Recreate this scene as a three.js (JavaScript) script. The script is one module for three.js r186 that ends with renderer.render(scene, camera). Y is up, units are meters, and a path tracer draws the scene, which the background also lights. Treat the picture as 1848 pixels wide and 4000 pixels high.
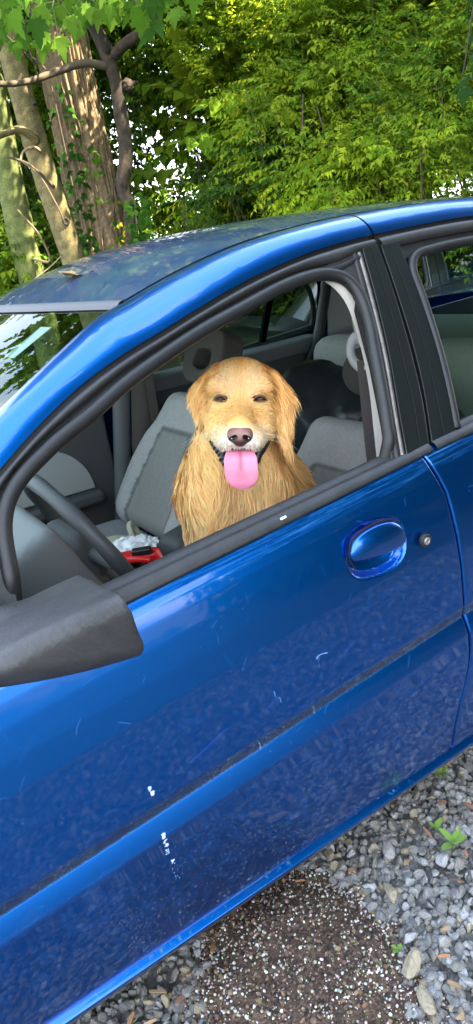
import * as THREE from 'three';
import { mergeGeometries, mergeVertices, toCreasedNormals } from 'three/addons/utils/BufferGeometryUtils.js';
import { RoundedBoxGeometry } from 'three/addons/geometries/RoundedBoxGeometry.js';
import { ImprovedNoise } from 'three/addons/math/ImprovedNoise.js';

// ------------------------------------------------------------------ camera, sky, sun, exposure
const scene = new THREE.Scene();
const V = (x, y, z) => new THREE.Vector3(x, y, z);
// x runs towards the car's rear, y up, z out of its driver's side; the front door's rear shut line is x = 0
const EYE = V(-1.069, 1.437, 1.8225), LOOK = V(0.465, -0.353, -0.812).normalize(), CUP = V(0.315, 0.923, -0.22).normalize();
const camera = new THREE.PerspectiveCamera(71.2, 473 / 1024, 0.05, 400);
camera.position.copy(EYE); camera.up.copy(CUP); camera.lookAt(EYE.clone().add(LOOK));
scene.add(camera);
const renderer = new THREE.WebGLRenderer({ antialias: true });
renderer.setSize(473, 1024);
renderer.toneMapping = THREE.LinearToneMapping;
renderer.toneMappingExposure = 7.0;
renderer.shadowMap.enabled = true;

const SUN_AZ = V(0.70, 0, 0.71).normalize(), SUN_EL = 44 * Math.PI / 180;
const sunDir = SUN_AZ.clone().multiplyScalar(Math.cos(SUN_EL)); sunDir.y = Math.sin(SUN_EL);
const sun = new THREE.DirectionalLight(new THREE.Color(1, 0.88, 0.66), 5.0);
sun.position.copy(sunDir.clone().multiplyScalar(40)); sun.target.position.set(0, 0, 0);
sun.castShadow = true; sun.shadow.mapSize.set(4096, 4096);
Object.assign(sun.shadow.camera, { left: -16, right: 16, top: 16, bottom: -16, near: 1, far: 90 });
scene.add(sun, sun.target);

const perlin = new ImprovedNoise();
const noise = (x, y = 0, z = 0) => perlin.noise(x + 31.7, y + 17.3, z + 5.1);
const fbm = (x, y, z, o = 4) => { let s = 0, a = 0.5; for (let i = 0; i < o; i++) { s += a * noise(x, y, z); x *= 2.03; y *= 2.03; z *= 2.03; a *= 0.5; } return s; };
const lerp = (a, b, t) => a + (b - a) * t, clamp = (x, a = 0, b = 1) => Math.min(b, Math.max(a, x));
const smooth = (a, b, x) => { const t = clamp((x - a) / (b - a)); return t * t * (3 - 2 * t); };
const rng = (s) => () => { s |= 0; s = s + 0x6D2B79F5 | 0; let t = Math.imul(s ^ s >>> 15, 1 | s); t = t + Math.imul(t ^ t >>> 7, 61 | t) ^ t; return ((t ^ t >>> 14) >>> 0) / 4294967296; };

{ // a hazy bright summer sky: pale towards the horizon, blue overhead, thin broken cloud
  const w = 1024, h = 512, d = new Float32Array(w * h * 4);
  for (let j = 0; j < h; j++) for (let i = 0; i < w; i++) {
    const el = ((j + 0.5) / h - 0.5) * Math.PI, az = (i + 0.5) / w * 2 * Math.PI;
    const up = Math.max(0, Math.sin(el)), dx = Math.cos(az) * Math.cos(el), dz = Math.sin(az) * Math.cos(el);
    const hz = Math.exp(-up * 4.2);
    let c = [lerp(0.36, 0.86, hz), lerp(0.48, 0.88, hz), lerp(0.68, 0.88, hz)];
    const k = 1.3 / (up + 0.25), cl = smooth(-0.10, 0.30, fbm(dx * k * 1.6, 3.3, dz * k * 1.6, 5)) * 0.75;
    c = c.map((v, n) => lerp(v, [1.0, 1.0, 1.0][n] * 1.05, cl));
    if (el < 0) c = [0.2, 0.21, 0.17];
    const o = (j * w + i) * 4; d[o] = c[0]; d[o + 1] = c[1]; d[o + 2] = c[2]; d[o + 3] = 1;
  }
  const t = new THREE.DataTexture(d, w, h, THREE.RGBAFormat, THREE.FloatType);
  t.mapping = THREE.EquirectangularReflectionMapping; t.magFilter = t.minFilter = THREE.LinearFilter; t.needsUpdate = true;
  scene.background = t; scene.environment = t;
}

// ------------------------------------------------------------------ helpers
const used = new Map();
function numbered(name) { const n = used.get(name) || 0; used.set(name, n + 1); return n ? `${name}_${String(n).padStart(3, '0')}` : name; }
function setShadow(o) { o.castShadow = o.receiveShadow = true; return o; }
function thing(name, label, category, group) {
  const o = new THREE.Group(); o.name = numbered(name); o.userData = { label, category }; if (group) o.userData.group = group; scene.add(o); return o;
}
function part(name, geo, mat, parent, label) {
  const m = setShadow(new THREE.Mesh(geo, mat)); m.name = name; if (label) m.userData.label = label; parent.add(m); return m;
}
function single(name, geo, mat, label, category, group) {
  const m = setShadow(new THREE.Mesh(geo, mat)); m.name = numbered(name); m.userData = { label, category }; if (group) m.userData.group = group; scene.add(m); return m;
}
function structure(name, geo, mat, label, category) { const m = single(name, geo, mat, label, category); m.userData.kind = 'structure'; return m; }
function copyOf(o, label, name) { const c = o.clone(); c.name = numbered(name || o.name.replace(/_\d{3}$/, '')); if (label) c.userData.label = label; scene.add(c); return c; }
function mb() { // collects geometries that share one look
  const l = [];
  return { add(g) { g = g.index ? g.toNonIndexed() : g; for (const k of Object.keys(g.attributes)) if (!['position', 'normal', 'uv'].includes(k)) g.deleteAttribute(k); if (!g.attributes.uv) g.setAttribute('uv', new THREE.BufferAttribute(new Float32Array(g.attributes.position.count * 2), 2)); if (!g.attributes.normal) g.computeVertexNormals(); l.push(g); return this; }, get n() { return l.length; }, geo() { return mergeGeometries(l); } };
}
// rows of points -> a smooth sheet, uv in metres (or given by uvOf)
function grid(rows, uvOf, closed = false) {
  const n = rows.length, m = rows[0].length, pos = [], uv = [], idx = [];
  let v = 0;
  for (let i = 0; i < n; i++) {
    if (i) v += rows[i][m >> 1].distanceTo(rows[i - 1][m >> 1]);
    let u = 0;
    for (let j = 0; j < m; j++) { const p = rows[i][j]; if (j) u += p.distanceTo(rows[i][j - 1]); pos.push(p.x, p.y, p.z); const q = uvOf ? uvOf(p, i, j) : [u, v]; uv.push(q[0], q[1]); }
  }
  for (let i = 0; i + 1 < n; i++) for (let j = 0; j + 1 < m; j++) { const a = i * m + j; idx.push(a, a + 1, a + m, a + 1, a + m + 1, a + m); }
  const g = new THREE.BufferGeometry();
  g.setAttribute('position', new THREE.Float32BufferAttribute(pos, 3)); g.setAttribute('uv', new THREE.Float32BufferAttribute(uv, 2)); g.setIndex(idx);
  g.computeVertexNormals();
  if (closed) { const nn = g.attributes.normal; for (let i = 0; i < n; i++) { const a = i * m, b = i * m + m - 1; const s = V(nn.getX(a) + nn.getX(b), nn.getY(a) + nn.getY(b), nn.getZ(a) + nn.getZ(b)).normalize(); nn.setXYZ(a, s.x, s.y, s.z); nn.setXYZ(b, s.x, s.y, s.z); } }
  return g;
}
const pts = (a) => a.map((p) => V(...p));
function curve(list, n, closed = false) { const c = new THREE.CatmullRomCurve3(list[0].isVector3 ? list : pts(list), closed, 'centripetal'); return c.getSpacedPoints(n); }
function plane2(list, n, fn) { return curve(list.map(([x, y]) => V(x, y, 0)), n).map((p) => fn(p.x, p.y)); }
// tube with own radius, optional flattening; frames carried along the path
function tube(path, r, sides = 8, { flat = 1, up = null, cap = true, disp = null } = {}) {
  const n = path.length, rows = []; let N = null;
  for (let i = 0; i < n; i++) {
    const t = path[Math.min(n - 1, i + 1)].clone().sub(path[Math.max(0, i - 1)]).normalize();
    if (!N) { N = (up ? up.clone() : Math.abs(t.y) < 0.9 ? V(0, 1, 0) : V(1, 0, 0)); } else if (up) N = up.clone();
    N.addScaledVector(t, -N.dot(t)).normalize(); const B = t.clone().cross(N), R = typeof r === 'function' ? r(i / (n - 1), i) : r, row = [];
    for (let k = 0; k <= sides; k++) { const a = k / sides * 2 * Math.PI, q = disp ? R + disp(i / (n - 1), a, path[i]) : R; row.push(path[i].clone().addScaledVector(N, Math.cos(a) * q).addScaledVector(B, -Math.sin(a) * q * flat)); }
    rows.push(row);
  }
  if (cap) { rows.unshift(rows[0].map(() => path[0].clone())); rows.push(rows[rows.length - 1].map(() => path[n - 1].clone())); }
  return grid(rows, null, true);
}
// half-round strip between two matching polylines
function strip(A, B, bulge = 0.004, m = 6, out = null, sag = null) {
  const rows = A.map((a, i) => {
    const b = B[i], t = A[Math.min(A.length - 1, i + 1)].clone().sub(A[Math.max(0, i - 1)]);
    const nrm = t.cross(b.clone().sub(a)).normalize(); if (out && nrm.dot(out) < 0) nrm.negate();
    const row = []; for (let k = 0; k <= m; k++) { const s = k / m; row.push(a.clone().lerp(b, s).addScaledVector(nrm, bulge * (sag ? sag(s) : Math.pow(Math.sin(Math.PI * s), 0.6)))); } return row;
  });
  return grid(rows);
}
function mirrorZ(g) { g = g.clone(); const p = g.attributes.position; for (let i = 0; i < p.count; i++) p.setZ(i, -p.getZ(i)); const ix = g.index; if (ix) { const a = ix.array; for (let i = 0; i < a.length; i += 3) { const t = a[i]; a[i] = a[i + 1]; a[i + 1] = t; } g.computeVertexNormals(); } else { const n = g.attributes.normal; for (let i = 0; i < n.count; i++) n.setZ(i, -n.getZ(i)); } return g; }
function rbox(w, h, d, r = 0.01, seg = 3) { return new RoundedBoxGeometry(w, h, d, seg, r); }
function moved(g, x, y, z, rx = 0, ry = 0, rz = 0) { g.applyMatrix4(new THREE.Matrix4().compose(V(x, y, z), new THREE.Quaternion().setFromEuler(new THREE.Euler(rx, ry, rz, 'YXZ')), V(1, 1, 1))); return g; }
const lin = (r, g, b) => new THREE.Color().setRGB(r, g, b);
const std = (c, rough = 0.8, metal = 0, o = {}) => new THREE.MeshStandardMaterial({ color: c, roughness: rough, metalness: metal, side: THREE.DoubleSide, ...o });
// tiling grey noise texture, metres per repeat
function noiseTex(size, fn, rep = 1, srgb = false) {
  const d = new Uint8Array(size * size * 4);
  for (let j = 0; j < size; j++) for (let i = 0; i < size; i++) { const q = fn(i / size, j / size); const o = (j * size + i) * 4; if (Array.isArray(q)) { d[o] = q[0] * 255; d[o + 1] = q[1] * 255; d[o + 2] = q[2] * 255; } else d[o] = d[o + 1] = d[o + 2] = clamp(q) * 255; d[o + 3] = 255; }
  const t = new THREE.DataTexture(d, size, size); t.wrapS = t.wrapT = THREE.RepeatWrapping; t.magFilter = THREE.LinearFilter; t.minFilter = THREE.LinearFilter; t.repeat.set(rep, rep); if (srgb) t.colorSpace = THREE.SRGBColorSpace; t.needsUpdate = true; return t;
}
// noise that wraps on the unit square
const wrapN = (u, v, f, s = 0) => { const a = u * 2 * Math.PI, b = v * 2 * Math.PI, r = f / 6.283; return noise(Math.cos(a) * r + s, Math.sin(a) * r + Math.cos(b) * r * 1.31, Math.sin(b) * r * 1.31 + s); };
// surface nets: mesh of sdf = 0
function nets(sdf, lo, hi, cell) {
  const nx = Math.ceil((hi.x - lo.x) / cell) + 1, ny = Math.ceil((hi.y - lo.y) / cell) + 1, nz = Math.ceil((hi.z - lo.z) / cell) + 1;
  const f = new Float32Array(nx * ny * nz), at = (i, j, k) => (k * ny + j) * nx + i;
  for (let k = 0; k < nz; k++) for (let j = 0; j < ny; j++) for (let i = 0; i < nx; i++) f[at(i, j, k)] = sdf(lo.x + i * cell, lo.y + j * cell, lo.z + k * cell);
  const vid = new Int32Array(nx * ny * nz).fill(-1), pos = [], idx = [];
  for (let k = 0; k + 1 < nz; k++) for (let j = 0; j + 1 < ny; j++) for (let i = 0; i + 1 < nx; i++) {
    let n = 0, x = 0, y = 0, z = 0;
    for (let e = 0; e < 12; e++) {
      const ax = e >> 2, b = e & 3, o = [0, 0, 0], q = [0, 0, 0]; o[(ax + 1) % 3] = q[(ax + 1) % 3] = b & 1; o[(ax + 2) % 3] = q[(ax + 2) % 3] = b >> 1; q[ax] = 1;
      const a = f[at(i + o[0], j + o[1], k + o[2])], c = f[at(i + q[0], j + q[1], k + q[2])];
      if ((a < 0) !== (c < 0)) { const t = a / (a - c); x += o[0] + (q[0] - o[0]) * t; y += o[1] + (q[1] - o[1]) * t; z += o[2] + (q[2] - o[2]) * t; n++; }
    }
    if (n) { vid[at(i, j, k)] = pos.length / 3; pos.push(lo.x + (i + x / n) * cell, lo.y + (j + y / n) * cell, lo.z + (k + z / n) * cell); }
  }
  for (let k = 1; k + 1 < nz; k++) for (let j = 1; j + 1 < ny; j++) for (let i = 1; i + 1 < nx; i++) for (let ax = 0; ax < 3; ax++) {
    const d = [0, 0, 0]; d[ax] = 1; const a = f[at(i, j, k)] < 0, b = f[at(i + d[0], j + d[1], k + d[2])] < 0; if (a === b) continue;
    const u = [0, 0, 0], w = [0, 0, 0]; u[(ax + 1) % 3] = 1; w[(ax + 2) % 3] = 1;
    const q = [vid[at(i, j, k)], vid[at(i - u[0], j - u[1], k - u[2])], vid[at(i - u[0] - w[0], j - u[1] - w[1], k - u[2] - w[2])], vid[at(i - w[0], j - w[1], k - w[2])]];
    if (q.some((s) => s < 0)) continue;
    if (a) idx.push(q[0], q[1], q[2], q[0], q[2], q[3]); else idx.push(q[0], q[2], q[1], q[0], q[3], q[2]);
  }
  const g = new THREE.BufferGeometry(); g.setAttribute('position', new THREE.Float32BufferAttribute(pos, 3)); g.setIndex(idx); g.computeVertexNormals(); return g;
}
const smin = (a, b, k) => { const h = Math.max(k - Math.abs(a - b), 0) / k; return Math.min(a, b) - h * h * k / 4; };
const capsule = (x, y, z, a, b, ra, rb) => { const bx = b[0] - a[0], by = b[1] - a[1], bz = b[2] - a[2], px = x - a[0], py = y - a[1], pz = z - a[2]; const t = clamp((px * bx + py * by + pz * bz) / (bx * bx + by * by + bz * bz)); return Math.hypot(px - bx * t, py - by * t, pz - bz * t) - lerp(ra, rb, t); };
const ell = (x, y, z, c, r) => { const a = (x - c[0]) / r[0], b = (y - c[1]) / r[1], d = (z - c[2]) / r[2], k = Math.hypot(a, b, d), l = Math.hypot(a / r[0], b / r[1], d / r[2]); return l < 1e-6 ? -Math.min(...r) : k * (k - 1) / l; };

// ------------------------------------------------------------------ the blue car
const TANA = 0.526, ALPHA = Math.atan(TANA), CA = Math.cos(ALPHA), SA = Math.sin(ALPHA);
const gz = (y) => 0.80 - TANA * (y - 0.955);
const ghp = (x, y, off = 0) => V(x, y + off * SA, gz(y) + off * CA);           // a point of the leaning side glass plane, off metres outwards
const belt = (x) => x < -1.16 ? lerp(0.885, 0.69, smooth(-1.16, -2.3, x)) : x < 0 ? 0.970 + 0.0735 * x : 0.970 + 0.05 * Math.min(x, 1.1);
const groove = (x) => 0.584 + 0.066 * clamp(x, -1.3, 1.0);
const planZ = (x) => (x < -1.25 ? -0.20 * Math.pow((-1.25 - x) / 1.05, 2) : 0) + (x > 1.2 ? -0.13 * Math.pow((x - 1.2) / 1.15, 2) : 0);
const FW = -1.63, RW = 1.0, WR = 0.30;
const bottomY = (x) => { let y = 0.218; for (const c of [FW, RW]) { const d = Math.abs(x - c); if (d < 0.345) y = Math.max(y, 0.295 + Math.sqrt(0.345 * 0.345 - d * d)); } return y; };
function sideColumn(x, flange = 0) {                                          // the body side's section at x, from the belt line down
  const yb = belt(x), yg = groove(x), yo = Math.min(bottomY(x), yb - 0.05), o = planZ(x) - flange;
  const k = [[yb + 0.003, 0.786], [yb, 0.797], [yb - 0.007, 0.8075], [yb - 0.017, 0.8150], [yb - 0.030, 0.8200], [yb - 0.053, 0.8260], [yb - 0.09, 0.8335], [yb - 0.14, 0.8422], [yb - 0.19, 0.8498], [lerp(yb - 0.19, yg + 0.05, 0.5), 0.8560], [yg + 0.05, 0.8598], [yg + 0.028, 0.8604], [yg + 0.025, 0.8588], [yg + 0.004, 0.8545], [yg + 0.001, 0.8544], [yg - 0.001, 0.8550], [yg - 0.004, 0.8562], [yg - 0.02, 0.8612], [yg - 0.038, 0.8660], [yg - 0.0425, 0.8668], [yg - 0.047, 0.8666], [yg - 0.053, 0.8655]];
  const y0 = yg - 0.053; for (let i = 1; i <= 12; i++) { const y = lerp(y0, 0.218, i / 12), s = (y - 0.218) / (y0 - 0.218); k.push([y, 0.826 + 0.0395 * s * (1.65 - 0.65 * s)]); }
  k.push([0.2155, 0.8215], [0.2145, 0.80]);
  const lift = yo - 0.218;
  return k.map(([y, z], i) => { if (lift > 0 && y < yo) { y = yo; if (i >= k.length - 2) z = k[i][1]; } return V(x, y, z + o); });
}
function sideSheet(x0, x1, n, shift = () => 0, uvOf = null) {                  // a body panel from x0 to x1, its ends folded in
  const cols = []; const dx = (p) => shift(p.y);
  for (let i = 0; i <= n; i++) cols.push(sideColumn(lerp(x0, x1, i / n)).map((p) => { const s0 = dx(p), w0 = 1 - i / n, w1 = i / n; return V(p.x + s0 * ((Math.abs(x0) < 0.05 ? w0 : 0) + (Math.abs(x1) < 0.05 ? w1 : 0)), p.y, p.z); }));
  const fold = (c, s) => [c.map((p) => V(p.x + s * 0.0032, p.y, p.z - 0.0008)), c.map((p) => V(p.x + s * 0.0052, p.y, p.z - 0.0030)), c.map((p) => V(p.x + s * 0.006, p.y, p.z - 0.0065)), c.map((p) => V(p.x + s * 0.006, p.y, p.z - 0.03))];
  const rows = [...fold(cols[0], -1).reverse(), ...cols, ...fold(cols[n], 1)];
  return grid(rows, uvOf);
}
const shutX = (y) => 0.017 * Math.exp(-Math.pow((y - 0.70) / 0.17, 2)) - 0.030 * smooth(0.86, 0.98, y) + 0.02 * Math.exp(-Math.pow((y - 0.48) / 0.09, 2)) - 0.014 * smooth(0.42, 0.27, y);

// paint, with the dust, grime and scratches of the driver's side laid out in metres
const BX0 = -1.3, BX1 = 0.9, BY0 = 0.1, BY1 = 1.06, TW = 2048, TH = 894;
const bodyUV = (p) => [(p.x - BX0) / (BX1 - BX0), (p.y - BY0) / (BY1 - BY0)];
function bodyMaps() {
  const c = document.createElement('canvas'); c.width = TW; c.height = TH; const g = c.getContext('2d');
  const e = document.createElement('canvas'); e.width = TW; e.height = TH; const h = e.getContext('2d');
  const X = (x) => (x - BX0) / (BX1 - BX0) * TW, Y = (y) => (1 - (y - BY0) / (BY1 - BY0)) * TH, R = rng(77);
  g.fillStyle = BLUE; g.fillRect(0, 0, TW, TH);
  h.fillStyle = 'rgb(0,86,245)'; h.fillRect(0, 0, TW, TH);
  const dot = (x, y, rx, ry, col, a, rough = 215) => { for (const [q, s] of [[g, `rgba(${col},${a})`], [h, `rgba(0,${rough},20,${a})`]]) { q.fillStyle = s; q.beginPath(); q.ellipse(X(x), Y(y), rx, ry, R() * 3, 0, 6.3); q.fill(); } };
  const line = (x, y, x2, y2, w, col, a, bend = 0) => { for (const [q, s] of [[g, `rgba(${col},${a})`], [h, `rgba(0,200,30,${a})`]]) { q.strokeStyle = s; q.lineWidth = w; q.lineCap = 'round'; q.beginPath(); q.moveTo(X(x), Y(y)); q.quadraticCurveTo(X((x + x2) / 2) + bend, Y((y + y2) / 2) - Math.abs(bend), X(x2), Y(y2)); q.stroke(); } };
  // grime settled along the crease above the rubbing strip
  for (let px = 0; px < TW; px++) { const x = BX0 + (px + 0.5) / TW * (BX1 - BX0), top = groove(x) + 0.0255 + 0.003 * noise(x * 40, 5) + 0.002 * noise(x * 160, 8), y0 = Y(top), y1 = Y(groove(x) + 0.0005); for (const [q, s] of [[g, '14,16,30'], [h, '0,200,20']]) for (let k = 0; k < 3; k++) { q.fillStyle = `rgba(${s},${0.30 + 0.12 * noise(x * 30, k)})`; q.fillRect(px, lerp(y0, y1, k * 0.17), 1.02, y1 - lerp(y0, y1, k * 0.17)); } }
  for (let i = 0; i < 2600; i++) { const x = lerp(BX0, BX1, R()), y = groove(x) + 0.024 * R(); if (noise(x * 9, 2) > -0.15) dot(x, y, 0.6 + R(), 0.5 + 0.7 * R(), R() < 0.5 ? '132,128,122' : '92,84,74', 0.5); }
  for (let x = BX0; x < BX1; x += 0.006) { const y = groove(x) + 0.001; dot(x, y, 4, 0.9, '150,144,132', 0.12 + 0.25 * R()); }
  // road film and splashes on the lower door
  for (let i = 0; i < 5200; i++) { const x = lerp(BX0, BX1, R()), t = Math.pow(R(), 1.7), y = lerp(0.22, groove(x) - 0.05, t); if (fbm(x * 7, y * 9, 1) < -0.13) continue; dot(x, y, 0.5 + 0.9 * R(), 0.5 + 1.1 * R(), '128,124,126', (0.5 - 0.3 * t) * R()); }
  for (let i = 0; i < 420; i++) { const x = lerp(BX0, BX1, R()), y = lerp(0.26, 0.5, R()); dot(x, y, 10 + 26 * R(), 5 + 8 * R(), '34,38,62', 0.05, 130); }
  for (let i = 0; i < 2300; i++) { const x = lerp(BX0, BX1, R()), y = 0.220 + 0.030 * Math.pow(R(), 2); const q = fbm(x * 5, 9, 2) + 0.28; if (R() < q) dot(x, y, 2 + 5 * R(), 0.7 + 1.1 * R(), R() < 0.5 ? '150,143,128' : '112,105,96', 0.42); }
  // sill: dust on the ledge, chipped lacquer
  for (let i = 0; i < 1200; i++) { const x = lerp(BX0, BX1, R()), y = 0.14 + 0.08 * R(); dot(x, y, 0.6 + R(), 0.5 + R(), '118,116,118', 0.4 * R()); }
  for (let i = 0; i < 220; i++) { const x = lerp(BX0, BX1, R()), y = 0.206 + 0.012 * R(); if (fbm(x * 6, 4, 2) > 0.02) dot(x, y, 2 + 4 * R(), 0.8 + R(), '140,132,118', 0.35); }
  // thin scuffs all over
  for (let i = 0; i < 190; i++) { const x = lerp(BX0, 0.6, R()), y = lerp(0.3, 0.93, Math.pow(R(), 1.3)), a = -0.6 + R() * 2.2, l = 0.006 + 0.02 * R(); line(x, y, x + l * Math.cos(a), y + l * Math.sin(a), 0.5 + 0.7 * R(), '120,140,190', 0.20 + 0.3 * R(), (R() - 0.5) * 8); }
  for (let i = 0; i < 420; i++) dot(lerp(BX0, 0.8, R()), lerp(0.3, 0.95, R()), 0.6 + 0.6 * R(), 0.6 + 0.5 * R(), '168,176,190', 0.45 * R() + 0.1);
  for (let i = 0; i < 26; i++) { const x = lerp(-1.1, 0.1, R()), y = lerp(0.62, 0.86, R()); dot(x, y, 12 + 30 * R(), 2 + 4 * R(), '92,108,170', 0.06, 120); }
  // belt line: fine lengthwise scuffing, with streaks of reflected sky painted in
  for (let i = 0; i < 260; i++) { const x = lerp(-1.1, 0.5, R()), y = belt(x) - 0.006 - 0.03 * R(), l = 0.03 + 0.10 * R(); line(x, y, x + l, y + l * 0.0735, 0.6 + 0.6 * R(), '150,180,225', 0.16); }
  // the white droppings and the pale curved scratch
  const blob = (x, y, n, sx, sy, s) => { for (let i = 0; i < n; i++) dot(x + (R() - 0.5) * sx, y + (R() - 0.5) * sy, s * (0.5 + R()), s * (0.5 + R()), '225,230,235', 0.95, 230); };
  blob(-0.7735, 0.596, 9, 0.003, 0.006, 2.0); blob(-0.771, 0.585, 8, 0.005, 0.007, 2.2);
  blob(-0.772, 0.494, 8, 0.004, 0.012, 2.2); blob(-0.7715, 0.478, 9, 0.005, 0.016, 2.2); blob(-0.771, 0.455, 8, 0.008, 0.02, 1.4); blob(-0.767, 0.428, 7, 0.006, 0.012, 2.0); blob(-0.765, 0.402, 14, 0.012, 0.05, 0.8);
  line(-0.395, 0.672, -0.368, 0.672, 1.8, '176,190,226', 0.85, -7); line(-0.393, 0.670, -0.389, 0.676, 2.2, '150,170,215', 0.7);
  line(-0.50, 0.652, -0.499, 0.64, 1.4, '190,200,228', 0.7); line(-0.492, 0.634, -0.49, 0.622, 1.6, '180,190,220', 0.6, 3);
  line(-0.55, 0.563, -0.548, 0.546, 1.8, '170,185,220', 0.6, 3); line(-0.42, 0.575, -0.416, 0.556, 2, '170,185,220', 0.6, 4);
  for (const [x, y, x2, y2] of [[-0.36, 0.640, -0.31, 0.664], [-0.70, 0.600, -0.62, 0.628], [-0.53, 0.62, -0.50, 0.64]]) for (let k = 0; k < 6; k++) line(x + k * 0.004, y + k * 0.001, x2 + k * 0.003, y2, 1, '74,42,150', 0.22);
  const mk = (q, srgb) => { const t = new THREE.CanvasTexture(q); t.magFilter = t.minFilter = THREE.LinearFilter; if (srgb) t.colorSpace = THREE.SRGBColorSpace; return t; };
  return [mk(c, true), mk(e, false)];
}
const BLUE = 'rgb(0,93,184)', BLUE_L = new THREE.Color(BLUE);
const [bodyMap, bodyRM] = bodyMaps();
const paintO = { clearcoat: 1, clearcoatRoughness: 0.035, side: THREE.DoubleSide };
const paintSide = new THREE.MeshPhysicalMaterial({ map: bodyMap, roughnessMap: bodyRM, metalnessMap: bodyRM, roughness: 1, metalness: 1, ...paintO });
const dustSpeck = noiseTex(512, (u, v) => { const a = wrapN(u, v, 260, 2), b = wrapN(u, v, 24, 7), s = a > 0.42 - 0.2 * b ? 0.55 : 0; return [0.32 + s, 0.32 + s, 0.32 + s]; }, 2);
const paint = new THREE.MeshPhysicalMaterial({ color: BLUE_L, roughness: 0.335, metalness: 0.96, ...paintO });
const roofMap = noiseTex(1024, (u, v) => { const a = wrapN(u, v, 420, 2), b = wrapN(u, v, 14, 7), f = clamp(1.1 + 0.6 * b + 0.2 * wrapN(u, v, 60, 4)), s = a > 0.40 ? 0.35 : 0; const k = clamp(f * 0.62 + s, 0, 0.85); return [lerp(0.0, 0.20, k), lerp(0.26, 0.215, k), lerp(0.60, 0.235, k)]; }, 1, true);
const roofRM = noiseTex(512, (u, v) => { const b = wrapN(u, v, 14, 7), k = clamp(0.62 + 0.5 * b + 0.15 * wrapN(u, v, 60, 4)); return [0, 0.28 + 0.4 * k, 0.30 - 0.28 * k]; }, 1);
const paintRoof = new THREE.MeshPhysicalMaterial({ map: roofMap, roughnessMap: roofRM, metalnessMap: roofRM, roughness: 1, metalness: 1, clearcoat: 1, clearcoatRoughness: 0.045, side: THREE.DoubleSide });
const grainTex = noiseTex(256, (u, v) => 0.5 + 0.5 * wrapN(u, v, 120, 3) + 0.25 * wrapN(u, v, 40, 9), 12);
const wearTex = noiseTex(512, (u, v) => { const k = clamp(0.75 + 0.3 * wrapN(u, v, 18, 3) + 0.2 * wrapN(u, v, 90, 5) + (wrapN(u, v, 300, 8) > 0.5 ? 0.5 : 0)); return k * 0.8; }, 2);
const trimBlack = std(lin(0.034, 0.034, 0.036), 0.5, 0, { map: wearTex, bumpMap: grainTex, bumpScale: 0.0003 });
const rubber = std(lin(0.016, 0.016, 0.018), 0.5, 0, { map: wearTex });
const gloss = new THREE.MeshPhysicalMaterial({ color: lin(0.007, 0.009, 0.010), roughness: 0.3, clearcoat: 0.5, clearcoatRoughness: 0.2, side: THREE.DoubleSide });
const darkGap = std(lin(0.006, 0.006, 0.007), 0.9);
const metalStrip = std(lin(0.30, 0.27, 0.24), 0.45, 0.7, { map: wearTex });
const mirrorPlastic = std(lin(0.048, 0.048, 0.052), 0.46, 0, { bumpMap: grainTex, bumpScale: 0.0006, map: wearTex });
const glassM = new THREE.MeshPhysicalMaterial({ color: lin(0.74, 0.84, 0.79), roughness: 0.015, metalness: 0, transmission: 1, thickness: 0, ior: 1.5, side: THREE.DoubleSide });
const dirtyGlass = new THREE.MeshPhysicalMaterial({ color: lin(0.70, 0.79, 0.74), roughness: 0.15, metalness: 0, transmission: 1, thickness: 0, ior: 1.52, side: THREE.DoubleSide });
const darkGlass = new THREE.MeshPhysicalMaterial({ color: lin(0.42, 0.52, 0.47), roughness: 0.02, metalness: 0, transmission: 1, thickness: 0, ior: 1.52, side: THREE.DoubleSide });
const fabricMap = noiseTex(512, (u, v) => { const w = 0.5 + 0.5 * Math.sin(u * 2 * Math.PI * 90) * Math.sin(v * 2 * Math.PI * 90), n = wrapN(u, v, 180, 4); return clamp(0.80 + 0.14 * w * n + 0.10 * n + 0.08 * wrapN(u, v, 20, 8)); }, 4);
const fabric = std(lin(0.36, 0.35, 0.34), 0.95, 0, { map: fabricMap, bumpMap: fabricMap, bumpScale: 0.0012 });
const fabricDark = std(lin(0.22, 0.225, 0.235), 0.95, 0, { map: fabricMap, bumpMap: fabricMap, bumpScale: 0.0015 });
const trimGrey = std(lin(0.28, 0.29, 0.285), 0.7, 0, { bumpMap: grainTex, bumpScale: 0.0003 });
const trimDark = std(lin(0.046, 0.048, 0.051), 0.62, 0, { bumpMap: grainTex, bumpScale: 0.0004 });
const trimMid = std(lin(0.085, 0.09, 0.098), 0.6, 0, { bumpMap: grainTex, bumpScale: 0.0004 });
const trimCowl = std(lin(0.13, 0.14, 0.145), 0.6, 0, { bumpMap: grainTex, bumpScale: 0.0004 });
const dashPale = std(lin(0.24, 0.27, 0.29), 0.55, 0, { bumpMap: grainTex, bumpScale: 0.0004 });
const beige = std(lin(0.46, 0.44, 0.39), 0.65);
const headCloth = std(lin(0.36, 0.33, 0.25), 0.95, 0, { map: fabricMap });
const webbing = std(lin(0.060, 0.050, 0.046), 0.85, 0, { map: fabricMap });
const carpet = std(lin(0.03, 0.03, 0.032), 1);

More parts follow.
